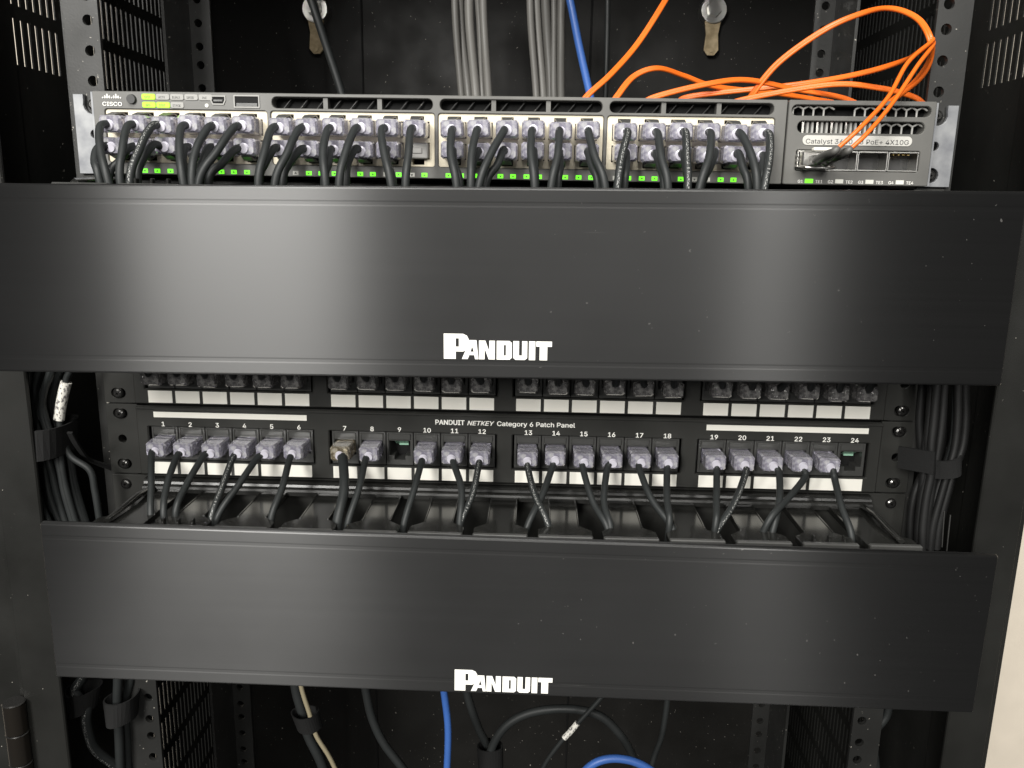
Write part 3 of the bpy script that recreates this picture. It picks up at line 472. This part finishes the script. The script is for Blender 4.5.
socket('usb_socket', rrect(ux-7, ux+7, 213.2, 219.8, 0.5), rrect(ux-6.3, ux+6.3, 213.9, 219.1, 0.2), (ux-5.6, ux+5.6, YF-0.4, YF-0.14, 213.95, 215.7))
mb = MB(); mb.cyl((-161.2, YF+0.1, 214.2), (-161.2, YF-0.4, 214.2), 1.1, 1.0, 12); part('console_light', mb, 'led_off', sw)
# zinc rack ears with open screw slots and their screws
for sx in (-1, 1):
    def mx(p): return [(sx*x, z) for x, z in (p if sx > 0 else p[::-1])]
    out = [(226.5, 178.4), (243.2, 178.4), (243.2, 221.3), (237.5, 221.3)] + [(232.6+5.2*math.cos(math.radians(a)), 215.9+5.2*math.sin(math.radians(a))) for a in range(20, -181, -25)] + [(226.5, 214)]
    ear = part('rack_ear', plate([mx(out), circle(sx*232.6, 200, 2.4), circle(sx*232.6, 184.5, 4.0)], -2.6, -0.2, 0.2), 'zinc', sw)
    mb = MB(); a, b = sorted((sx*223.2, sx*226)); mb.box(a, b, -16, -0.4, 178.6, 221.0); part('ear_bracket', mb, 'zinc', ear)
    for z in (215.9, 184.5):
        mb = MB(); pan(mb, sx*232.6, -0.4, z)
        part('screw', mb, 'screw_dark', sw)

# ------------------------------------------------------------------ patch panels
PX = lambda n: ((n-1)//6 - 1.5)*109.9 + ((n-1) % 6 - 2.5)*16.47
def panel(name, label, zb, lower):
    t = thing(name, label, 'patch panel', (0, 0, zb))
    hs = [rrect(c*109.9-50.3, c*109.9+50.3, zb+9.9, zb+31.0, 0.4) for c in (-1.5, -0.5, 0.5, 1.5)]
    notch = []
    part('face', plate([rrect(-222, 222, zb+0.7, zb+43.8, 0.8)] + hs, -4.6, -1.2, 0.7), 'panel_black', t)
    for sx in (-1, 1):
        a, b = sorted((sx*221.8, sx*241.3))
        sl = [rrect(sx*232.6-4.4, sx*232.6+4.4, zb+z-3.0, zb+z+3.0, 2.9) for z in (6.35, 38.1)] + [circle(sx*232.6, zb+22.2, 2.6)]
        e = part('ear', plate([rrect(a, b, zb+0.4, zb+44.05, 1.2)] + sl, -2.2, -0.1, 0.2), 'panel_black', t)
        zz = [6.35, 38.1]
        for z in zz:
            if not lower and z > 20: continue
            mb = MB(); pan(mb, sx*232.6, -2.0, zb+z)
            part('screw', mb, 'screw_dark', t)
    mb = MB(); mb.box(-221, 221, 9, 11, zb+1, zb+43); part('back', mb, 'hole_black', t)
    mb = MB(); mb.box(-221.6, 221.6, -6.0, -4.5, zb+42.0, zb+43.6, 0.4)
    if lower: part('top_lip', mb, 'panel_black', t)
    for n in range(1, 25):
        x = PX(n); j = bpy.data.objects.new('jack', JM); COL.objects.link(j); j.parent = t; j.location = (x*S, 0, 0)
        tb = bpy.data.objects.new('jack_tab', TM); COL.objects.link(tb); tb.parent = j
        if lower and n in (9, 24):
            for (nm, me_) in (('jack_contacts', CM), ('jack_cavity', KM)):
                o = bpy.data.objects.new(nm, me_); COL.objects.link(o); o.parent = j
        l = bpy.data.objects.new('port_label', LM); COL.objects.link(l); l.parent = t; l.location = (x*S, -4.65*S, 5.3*S)
        if lower: part('port_number', lettering(str(n), 5.3, x+0.3, 31.5, -4.64, 0.08, xs=1.05), 'white_ink', t)
    if lower:
        for a, b in ((-211, -118.4), (119.1, 213.7)): part('title_strip', plate([rrect(a, b, 37.0, 40.4)], -4.95, -4.62, 0.05), 'label_cream', t)
        part('lettering', lettering('PANDUIT', 5.6, -41.6, 36.6, -4.64, 0.16, 'LEFT', width=17.2), 'white_ink', t)
        part('lettering', lettering('NETKEY', 5.2, -22.6, 36.6, -4.64, 0.08, 'LEFT', shear=0.25, width=16), 'white_ink', t)
        part('lettering', lettering('Category 6 Patch Panel', 5.3, -4.8, 36.6, -4.64, 0.09, 'LEFT', width=46.2), 'white_ink', t)
    return t
jb = plate([rrect(-8.0, 8.0, 10.1, 30.8, 0.3), [(-6.3, 16.0), (-3.2, 16.0), (-3.2, 13.4), (3.2, 13.4), (3.2, 16.0), (6.3, 16.0), (6.3, 25.2), (-6.3, 25.2)]], -2.6, 8, 0.2)
JM = jb.mesh('jack'); JM.materials.append(M['jack_black'])
tb_ = MB(); tb_.box(-6.6, 6.6, -3.4, -2.5, 26.0, 29.8, 0.35); tb_.box(-6.9, -6.7, -3.2, -2.5, 12, 29.8); TM = tb_.mesh('jack_tab'); TM.materials.append(M['jack_black'])
cb = MB()
for k in range(8): cb.add([(-3.4+k*0.95, -0.5, 24.8), (-2.8+k*0.95, -0.5, 24.8), (-2.8+k*0.95, 6, 21.0), (-3.4+k*0.95, 6, 21.0)], [(0, 1, 2, 3)])
cb.box(-1.5, 4.2, 5, 6, 20.5, 24.8)
CM = cb.mesh('jack_contacts'); CM.materials.append(M['contact_green'])
kb = MB(); kb.box(-7, 7, 8.1, 8.6, 12, 29); KM = kb.mesh('jack_cavity'); KM.materials.append(M['hole_black'])
lb = plate([rrect(-7.25, 7.25, -3.7, 3.7, 0.15)], -0.3, 0.03, 0.05); LM = lb.mesh('port_label'); LM.materials.append(M['label_cream'])
upper_panel = panel('patch_bay', 'upper black patch panel half hidden behind the upper cover, only its lower labels showing', U, False)
lower_panel = panel('patch_bay', 'lower black patch panel with ports numbered 1 to 24 and white label strips', 0.0, True)

# ------------------------------------------------------------------ cable managers with their covers
LOGO = [[(0,0),(87,0),(87,55),(140,55),(168,68),(182,95),(182,145),(168,172),(140,185),(0,185)], [(87,90),(87,152),(110,152),(110,90)],
        [(132,0),(174,0),(186,30),(222,30),(228,0),(252,0),(238,140),(186,140),(170,92)], [(195,54),(206,96),(219,54)],
        [(256,0),(297,0),(297,82),(327,0),(372,0),(372,138),(331,138),(331,60),(302,138),(256,138)],
        [(385,0),(478,0),(495,14),(495,124),(478,138),(385,138)], [(437,30),(437,108),(452,108),(452,30)],
        [(505,138),(505,14),(522,0),(590,0),(607,14),(607,138),(569,138),(569,32),(547,32),(547,138)],
        [(619,0),(665,0),(665,138),(619,138)], [(697,0),(752,0),(752,100),(785,100),(785,138),(672,138),(672,100),(697,100)]]
PROF = [(-44.0,2.4),(-43.75,0.9),(-43.3,0.25),(-42.7,0.0),(-37.6,0.0),(-36.9,0.07),(-35.6,0.07),(-34.9,0.0),(34.9,0.0),(35.6,0.07),(36.9,0.07),(37.6,0.0),(42.7,0.0),(43.3,0.25),(43.75,0.9),(44.0,2.4),
        (43.9,3.4),(42.4,3.4),(42.0,3.0),(40.6,2.4),(-40.6,2.4),(-42.0,3.0),(-42.4,3.4),(-43.9,3.4)]
def manager(label, zt, cover):
    yc, zc, ox, ro, lx, lz = cover; ext = 1.3 if zt > 50 else 0.0
    t = thing('cable_manager', label, 'cable manager', (0, 0, zt-88.9))
    mb = MB(); mb.box(-241.3, 241.3, -2.4, -0.1, zt-88.5, zt-0.5, 0.5); part('base_plate', mb, 'panel_black', t)
    def ridge(pr, nm):
        q = MB(); n = len(pr); vs = [(x, y, zt+z) for x in (-219, 219) for y, z in pr]
        q.add(vs, [(j, n+j, n+(j+1) % n, (j+1) % n) for j in range(n)] + [tuple(range(n)), tuple(range(2*n-1, n-1, -1))]); part(nm, q, 'satin_black', t)
    ridge([(-2.3, -0.9), (-5.2, -1.0), (-6.6, -1.5), (-7.6, -2.6), (-8.0, -4.0), (-2.3, -4.0)], 'top_bar')
    ridge([(-2.3, -4.1), (-8.6, -4.3), (-9.8, -5.0), (-10.5, -6.2), (-10.7, -8.6), (-2.3, -8.6)], 'top_step')
    for sx in (-1, 1):
        mb = MB(); pan(mb, sx*232.6, -2.2, zt-6.35); part('screw', mb, 'screw_dark', t)
    for top in (1, 0):
        z0, z1 = (zt-10.0, zt-7.0) if top else (zt-82, zt-79)
        for k in range(-6, 7):
            x = 0.5 + k*34.75; wd = 8.2
            if abs(k) == 6: a, b = (193, 214.5) if k > 0 else (-214.5, -193)
            else: a, b = x-wd, x+wd
            # blade widening into a flanged tip
            poly = [(a, -3), (b, -3), (b, -50), (min(x+14.6, b+7), -56), (min(x+14.6, b+7), -66), (max(x-14.6, a-7), -66), (max(x-14.6, a-7), -56), (a, -50)]
            mb = MB(); n = len(poly); vs = [(p, q, z1) for p, q in poly] + [(p, q, z0) for p, q in poly]
            mb.add(vs, [tuple(range(n-1, -1, -1)), tuple(range(n, 2*n))] + [(i, (i+1) % n, n+(i+1) % n, n+i) for i in range(n)])
            for e in ((a, a+0.9), (b-0.9, b)): mb.box(e[0], e[1], -49.5, -6, z1-0.2, z1+0.55, 0.25)
            f = part('finger', mb, 'gloss_black', t)
            xa, xb = max(x-14.6, a-7), min(x+14.6, b+7)
            mb = MB(); mb.box(xa, xb, -69.5, -66.1, z1-14 if top else z0-2, z1+1.6 if top else z0+14, 0.6); part('finger_tip', mb, 'jack_black', f)
            if abs(k) == 5 and top:
                for q in (-8, 0, 8): mb = MB(); mb.box(x+q-0.6, x+q+0.6, -66, -62.5, z1, z1+4.2, 0.3); part('rib', mb, 'gloss_black', f)
            if abs(k) == 6 and top:
                xo = b-2 if k > 0 else a+2; mb = MB(); mb.sweep([(xo, -4, z1+0.5), (xo, -30, z1+3.5), (xo, -64, z1+2.0)], [(1.8, 0), (0, 2.2), (-1.8, 0), (0, -2.2)], ref=(0, 0, 1)); part('guard_rail', mb, 'gloss_black', f)
    for sx in (-1, 1):
        mb = MB(); mb.box(sx*222-2, sx*222+2, -86, -2.5, zt-80, zt-30, 0.5); part('hinge_arm', mb, 'gloss_black', t)
    c_, s_ = math.cos(ro), math.sin(ro); R = lambda x, z: (ox + x*c_ + z*s_, zc - x*s_ + z*c_)
    mb = MB(); n = len(PROF); vs = []
    xs_ = [-241.3, -240.6, 240.6, 241.3]
    for i, x in enumerate(xs_):
        for z, y in PROF:
            k = 0.992 if i in (0, 3) else 1; X, Z = R(x, z*k - (ext if z < -30 else 0)); vs.append((X, yc + y + (0.5 if (i in (0, 3) and y < 2) else 0), Z))
    fs = [(r*n+j, r*n+n+j, r*n+n+(j+1) % n, r*n+(j+1) % n) for r in range(3) for j in range(n)]
    fs = [f[::-1] for f in fs]
    mid = n//2     # end caps as quads between outer and inner skin
    for r, flip in ((0, 0), (3, 1)):
        o = r*n
        for a in ([(0,1,22,23),(1,2,21,22),(2,3,20,21),(3,4,20),(4,5,20),(5,6,20),(6,7,20),(7,8,19,20),(8,9,19),(9,10,19),(10,11,19),(11,12,19),(12,13,18,19),(13,14,17,18),(14,15,16,17)]):
            q = tuple(o+i for i in a); fs.append(q[::-1] if flip else q)
    mb.add(vs, fs); cv = part('cover', mb, 'cover_black', t)
    k_ = 51.2/785
    sc_ = [[(x*k_, z*k_) for x, z in o] for o in LOGO]; mb = plate(sc_[:2] + sc_[4:], yc-0.14, yc+0.02, 0.0, -ro*0.6, (lx, lz))
    a_ = plate(sc_[2:4], yc-0.17, yc+0.02, 0.0, -ro*0.6, (lx, lz)); mb.add(a_.v, a_.f); part('lettering', mb, 'white_ink', cv)
    return t
upper_manager = manager('upper cable manager with a wide satin black cover and white lettering, below the switch', 4*U, (-92.2, 128.95, -5.6, -0.00768, -26.4, 93.2))
lower_manager = manager('lower cable manager with finger slots and black cover, below the numbered patch panel', 0.0, (-89.2, -42.84, 7.28, 0.00792, -21.4, -84.6))
mb = MB()
for a, b in ((RW[0], RW[1]), (RW[2], RW[3])): mb.cyl(a, b, 0.45, n=8)
part('hinge_wire', mb, 'steel', lower_manager)

# ------------------------------------------------------------------ cords with clear plugs
def plug_mesh(name, m):
    b = MB(); prof = [(0, 5.85, 4.15), (-5, 5.85, 4.15), (-6.5, 6.1, 4.5), (-13.2, 5.9, 4.4), (-15.0, 5.0, 3.6)]; vs = []; n = 8
    b_ = []
    for y, hw, hh in [(7, 5.7, 4.0)] + prof:
        c = 0.8 if y > -10 else 1.1
        vs += [(-hw+c, y, -hh), (hw-c, y, -hh), (hw, y, -hh+c), (hw, y, hh-c), (hw-c, y, hh), (-hw+c, y, hh), (-hw, y, hh-c), (-hw, y, -hh+c)]
    R_ = len(prof) + 1
    fs = [(r*n+i, r*n+n+i, r*n+n+(i+1) % n, r*n+(i+1) % n) for r in range(R_-1) for i in range(n)]
    fs += [tuple(range(n)), tuple((R_-1)*n+i for i in range(n-1, -1, -1))]
    fs = [f[::-1] for f in fs]
    b.add(vs, fs); me = b.mesh(name); me.materials.append(M[m]); return me
PM = plug_mesh('plug', 'plug_clear'); PS = plug_mesh('plug', 'plug_smoky'); PT_ = plug_mesh('plug', 'plug_tan')
def latch_mesh(m):
    b = MB(); b.add([(-3, 3, 4.2), (3, 3, 4.2), (3, -5, 6.6), (-3, -5, 6.6), (-2.2, -12.5, 4.9), (2.2, -12.5, 4.9), (-3, 3, 3.4), (3, 3, 3.4), (3, -5, 5.8), (-3, -5, 5.8), (-2.2, -12.5, 4.2), (2.2, -12.5, 4.2)],
          [(0, 3, 2, 1), (3, 4, 5, 2), (6, 7, 8, 9), (9, 8, 11, 10), (0, 6, 9, 3), (3, 9, 10, 4), (1, 2, 8, 7), (2, 5, 11, 8), (4, 10, 11, 5), (0, 1, 7, 6)])
    me = b.mesh('latch'); me.materials.append(M[m]); return me
def pin_mesh():
    b = MB()
    for k in range(8): b.box(-3.7+k*1.02, -3.3+k*1.02, -4.0, 6.0, 2.6, 4.16)
    me = b.mesh('contact_pins'); me.materials.append(M['gold']); return me
cb_ = MB(); cb_.cyl((0, -14.4, -0.6), (0, -16.2, -1.0), 2.8, 2.3, 14); COLM = cb_.mesh('collar'); COLM.materials.append(M['plug_collar'])  # small ring added to carry the painted highlight at the cord entry
LMc = latch_mesh('plug_smoky'); LMb = latch_mesh('jack_black')
def cord(label, group, loc, plug, latch, down, path, m, r=2.2, name='patch_cable'):
    t = thing(name, label, 'patch cord', loc, group)
    p = link('plug', plug, None, t)
    p.rotation_euler = (random.uniform(-0.02, 0.05), random.uniform(-0.03, 0.03), random.uniform(-0.035, 0.035)); p.location.y += random.uniform(-0.5, 0.5)*S
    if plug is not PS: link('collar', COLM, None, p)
    q = link('latch', latch, None, p)
    if down: q.rotation_euler = (0, math.pi, 0)
    mb = MB(); mb.tube(path, r, 10, 7); part('cord', mb, m, t)
    return t
PRINT_SW = {(0, 3, 0), (0, 3, 2), (0, 3, 5), (0, 0, 2)}
for (row, g, i, a, b) in SW:
    x = GC[g] + (i-2.5)*14.0; z = 203.4 if row == 0 else 192.4
    lab = 'black patch cord plugged into %s row, %s port of %s switch port block' % (('top', 'bottom')[row], ORD[i], ORD[g])
    yb = b[1]; jx = random.uniform(-1.2, 1.2)
    midp = (a[0]*0.56 + b[0]*0.44 + jx, a[1]*0.42 + yb*0.58 - 1.0, a[2]*0.53 + b[2]*0.47)
    path = [(x, YF-8, z-0.5), (x + (a[0]-x)*0.5, YF-13.5, z-0.4), (a[0], a[1]-0.5, a[2]-1.0), midp, b, (b[0] + (b[0]-a[0])*0.3, yb+3, b[2]-26)]
    cord(lab, 'cords in the %s row of switch ports' % ('top', 'bottom')[row], (x, YF+0.6, z), PM, LMb, row == 1, path, 'cord_print' if (row, g, i) in PRINT_SW else 'cord_black', 2.05)
PRINT_P = {4, 12, 13, 20}
for n, (a, b, c) in PT.items():
    x = PX(n); z = 20.6; pl = PT_ if n == 7 else PM
    lab = ('black patch cord with a tan plug in port seven of lower panel' if n == 7 else 'black patch cord with clear plug in port %s of lower panel' % NUM[n])
    path = [(x, -12, z-0.5), (x + (a[0]-x)*0.4, -17, z-1.6), (a[0], a[1]-3.0, a[2]-1.6), b, c, (c[0]+(c[0]-b[0])*0.5, c[1]+4, c[2]-24)]
    cord(lab, 'cords plugged into the lower patch panel', (x, -2.6, z), pl, LMc, True, path, 'cord_print' if n in PRINT_P else 'cord_black', 2.8 if n == 7 else 1.95)
for n in range(1, 25):
    x = PX(n) + random.uniform(-0.3, 0.3); z = U + 19.4 + random.uniform(-0.4, 0.4); g, i = divmod(n-1, 6)
    path = [(x, -12, z+0.8), (x, -17, z+2.5), (x + random.uniform(-2, 2), -24, z+10), (x + random.uniform(-8, 8), -36, z+26), (x, -44, z+50)]
    cord('clear plugged cord above %s white label of %s block, upper patch panel' % (ORD[i], ORD[g]), 'cords plugged into the upper patch panel', (x, -2.6, z), PS, LMc, True, path, 'cord_black', 2.2)
# grey blank in the last lower port of the second switch block
mb = MB(); x = GC[1] + 35; mb.box(x-5.6, x+5.6, YF-3, YF+6, 188.4, 196.6, 0.6); mb.box(x-2.6, x+2.6, YF-3.6, YF-2.9, 191, 194, 0.3)
part('port_blank', mb, 'pill_grey', sw)

# ------------------------------------------------------------------ bundles beside the panels
def cable(name, label, group, path, r, m, n=12, cat='cable'):
    mb = MB(); mb.tube(path, r, n, 8); t = tag(link(name, mb.mesh(name), m), label, cat, group); ROOT['_' + t.name] = (0, 0, 0); return t
def strap(label, quad, depth, yb, tail=None, tw=3.0, cat='strap'):
    p = [Vector(q) for q in quad]; mb = MB(); t = thing('cable_strap', label, cat, tuple((p[2]+p[3])/2), 'hook and loop straps round the cables')
    ring = 28; vs = []
    for (l, r_) in ((p[0], p[1]), (p[3], p[2])):
        c = (l+r_)/2; ax = (r_-l)/2
        for rad in (1.0, 0.90):
            for k in range(ring):
                a = 2*math.pi*k/ring; wob = 1 + 0.05*math.sin(3*a+l.z); vs.append(c + ax*math.cos(a)*rad*wob + Vector((0, yb + depth*math.sin(a)*rad*wob, 0)))
    fs = []
    for k in range(ring):
        j = (k+1) % ring
        fs += [(k, j, 2*ring+j, 2*ring+k), (ring+k, 3*ring+k, 3*ring+j, ring+j), (k, ring+k, ring+j, j), (2*ring+k, 2*ring+j, 3*ring+j, 3*ring+k)]
    mb.add(vs, fs, smooth=False); part('loop', mb, 'velcro', t)
    if tail: mb = MB(); mb.sweep(spline(tail, 6), [(0.7, -tw), (0.7, tw), (-0.7, tw), (-0.7, -tw)], smooth=False); part('tail', mb, 'velcro', t)
    return t
LN = ['leftmost'] + [o + ' from left' for o in 'second third fourth fifth sixth seventh eighth ninth tenth eleventh twelfth'.split()]
for k, p in enumerate(LB):
    lab = 'black cable with a white printed sleeve in the strapped bundle left of panels' if k == len(LB)-1 else 'black cable, %s in the strapped bundle left of the patch panels' % LN[k]
    c = cable('network_cable', lab, 'black cables strapped left of the patch panels', p, 1.95, 'cord_black')
    if k == len(LB)-1: mb = MB(); mb.tube(LBlab, 3.0, 12, 6); part('printed_sleeve', mb, 'sleeve_print', c, 'white sleeve with small dark print')
strap('black fabric strap round the cable bundle left of the patch panels', LBstrap, 19, -1, [tuple(v) for v in LBtail], 1.5)
RN = LN[:11] + ['rightmost']
for k, p in enumerate(RB):
    cable('network_cable', 'black cable, %s in the strapped bundle right of the patch panels' % RN[k], 'black cables strapped right of the patch panels', p, 2.3, 'cord_print' if k == 6 else 'bundle_black')
strap('black fabric strap round the cable bundle right of the patch panels', RBstrap, 17, 0, [(v[0], v[1]-3, v[2]) for v in RBtail], 6.5)

# ------------------------------------------------------------------ cables behind and above the switch
GN = ['leftmost', 'second', 'middle', 'fourth', 'rightmost']
for k, p in enumerate(GR):
    p = [(a+random.uniform(-1.6, 1.6), c+random.uniform(-4, 4), d) for a, c, d in p]; cable('grey_cable', 'grey cable, %s of the left hanging bundle behind the switch' % GN[k], 'grey cables hanging in the left bundle', p, 2.7 + 0.4*(k % 3), 'cable_grey')
for k, p in enumerate(G2):
    p = [(a+random.uniform(-1.6, 1.6), c+random.uniform(-4, 4), d) for a, c, d in p]; cable('grey_cable', 'grey cable, %s of the right hanging bundle beside the blue cable' % GN[k], 'grey cables hanging in the right bundle', p, 2.7 + 0.4*(k % 3), 'cable_grey')
cable('blue_cable', 'blue cable hanging behind the switch beside the grey bundle', None, BL, 2.9, 'cable_blue')
cable('black_cable', 'black cable hanging in front of the left door lock above the switch', None, BK, 3.2, 'cord_black')
cable('black_cable', 'thin black cable hanging straight down right of the blue cable', None, BKshadow, 2.2, 'cord_black')  # only a shadow line here, modelled as a thin black tube
def duplex(path, r=1.0):
    mb = MB()
    pr = [(r*math.sin(t), r*0.92 + r*math.cos(t)) for t in [math.radians(d) for d in range(-150, 151, 30)]]
    pr = pr[::-1] + [(-u, -v) for u, v in pr[::-1]]
    mb.sweep(spline(path, 9), pr, ref=(0, -0.8, 0.6)); return mb
OL = {'A': 'orange fibre cord running steeply up past the blue cable above the switch', 'B': 'orange fibre cord with the small hump left of the others on the switch',
      'C': 'orange fibre cord with the low flat arch on top of the switch', 'D': 'orange fibre cord running along and rising rightward to the mounting rail',
      'F': 'lowest orange fibre cord lying flat along the top of the switch'}
for k, lab in OL.items():
    mb = duplex(OR[k]); tag(link('fibre_cord', mb.mesh('fibre_cord'), 'fibre_orange'), lab, 'fibre cord', 'orange fibre cords on the switch')
t = thing('fibre_cord', 'orange fibre cord making the big loop and plugged into the first uplink port', 'fibre cord', FL[0][-1], 'orange fibre cords on the switch')
part('cord', duplex(OR['E']), 'fibre_orange', t)
e0 = Vector((163.0, -34.0, 190.8))
ends = [Vector((160.0, -32.0, 190.2)), Vector((166.2, -33.0, 190.6))]
for k, f in enumerate(FL):
    pts = [Vector(p) for p in f]; boot_top = pts[-1]
    mb = MB(); mb.tube([OR['E'][7]] + [tuple(p) for p in pts], 1.1, 10, 8, ref=(0, -1, 0)); part('strand', mb, 'fibre_orange', t)
    mb = MB(); mid_ = (boot_top + ends[k])/2 + Vector((-1.0, -5.0, 0)); mb.sweep(spline([boot_top + (pts[-2]-boot_top)*0.15, boot_top, mid_, ends[k]], 6), [(math.cos(2*math.pi*i/10), math.sin(2*math.pi*i/10)) for i in range(10)], taper=[1.35 + 1.1*min(1, i/12) for i in range(19)])
    part('connector_boot', mb, 'boot_grey', t)
    mb = MB(); x = ends[k].x; mb.box(x-2.3, x+2.3, -33, -20, 187.6, 192.8, 0.5); part('connector', mb, 'boot_grey', t)
tr = thing('transceiver_module', 'metal transceiver in the first uplink port holding the fibre plug', 'transceiver', (161, -20, 186.5))
mb = MB(); mb.box(154.4, 169.0, -27, 0, 186.6, 194.8, 0.5); part('body', mb, 'steel', tr)
mb = MB(); mb.tube([(154.6, -22, 187.2), (153.8, -31, 186.8), (156, -33.5, 186.2), (167, -33.5, 186.2), (169.4, -31, 186.8), (169.0, -22, 187.2)], 0.8, 8, 5); part('bail_latch', mb, 'steel', tr)
mb = MB(); mb.box(158.5, 168, -31, -26.8, 194.9, 196.6, 0.4); part('clip', mb, 'label_cream', tr)
mb = MB()
for q in range(3): mb.box(152.4, 153.3, -24, -18, 187+q*2.6, 188.6+q*2.6, 0.2)
part('ground_spring', mb, 'steel', tr)

# ------------------------------------------------------------------ cables below the lower cover
low = {'a': ('black_cable', 'black printed cable curling out of the left strap under the lower cover', 3.2, 'cord_print'), 'b': ('black_cable', 'left of two upright black cables in the second strap under lower cover', 2.9, 'cord_black'),
       'c': ('black_cable', 'right of two upright black cables in the second strap under lower cover', 2.9, 'cord_black'), 'd': ('black_cable', 'thin black cable curving down beside the left rail, bottom left', 2.0, 'cord_black'),
       'e': ('grey_cable', 'pale cable tied to a black one under the lower cover, bottom left', 1.7, 'pale_jacket'), 'f': ('black_cable', 'black cable tied to the pale cable under the lower cover', 3.6, 'cord_black'),  # the thin tan strand is the painted highlight of the dark cable
       'g': ('black_cable', 'black cable curving down right, left of the blue cable below', 3.4, 'cord_black'), 'h': ('blue_cable', 'bright blue cable hanging straight down under the lower cover', 2.6, 'cable_blue'),
       'i': ('black_cable', 'black cable slanting down to the tie under the lower lettering', 3.4, 'cord_black'), 'j': ('black_cable', 'black cable arching over below the lower lettering', 3.4, 'cord_black'),
       'k': ('black_cable', 'thin black cable with a white sleeve under the lower cover', 1.8, 'cord_black'), 'l': ('black_cable', 'black cable hanging right of the arched cable under lower cover', 2.4, 'cord_black'),
       'm': ('blue_cable', 'blue cable in a low curve at the bottom edge', 3.0, 'cable_blue'), 'n': ('black_cable', 'black cable bending beside the right rail under the lower cover', 2.6, 'cord_black')}
for k, (nm, lab, r, m) in low.items():
    c = cable(nm, lab, None, BT[k], r, m)
    if k == 'k': mb = MB(); mb.tube(BKlab, 2.3, 12, 5); part('printed_sleeve', mb, 'sleeve_print', c, 'short white sleeve')
strap('black fabric strap, leftmost under the lower cover', BTs1, 11, 0)
strap('black fabric strap round two upright cables under the lower cover', BTs2, 11, -2)
strap('black tie round the pale and black cables under the lower cover', BTs3, 9, 0)
strap('black tie at the foot of the arching cable, bottom centre', BTs4, 9, 0)
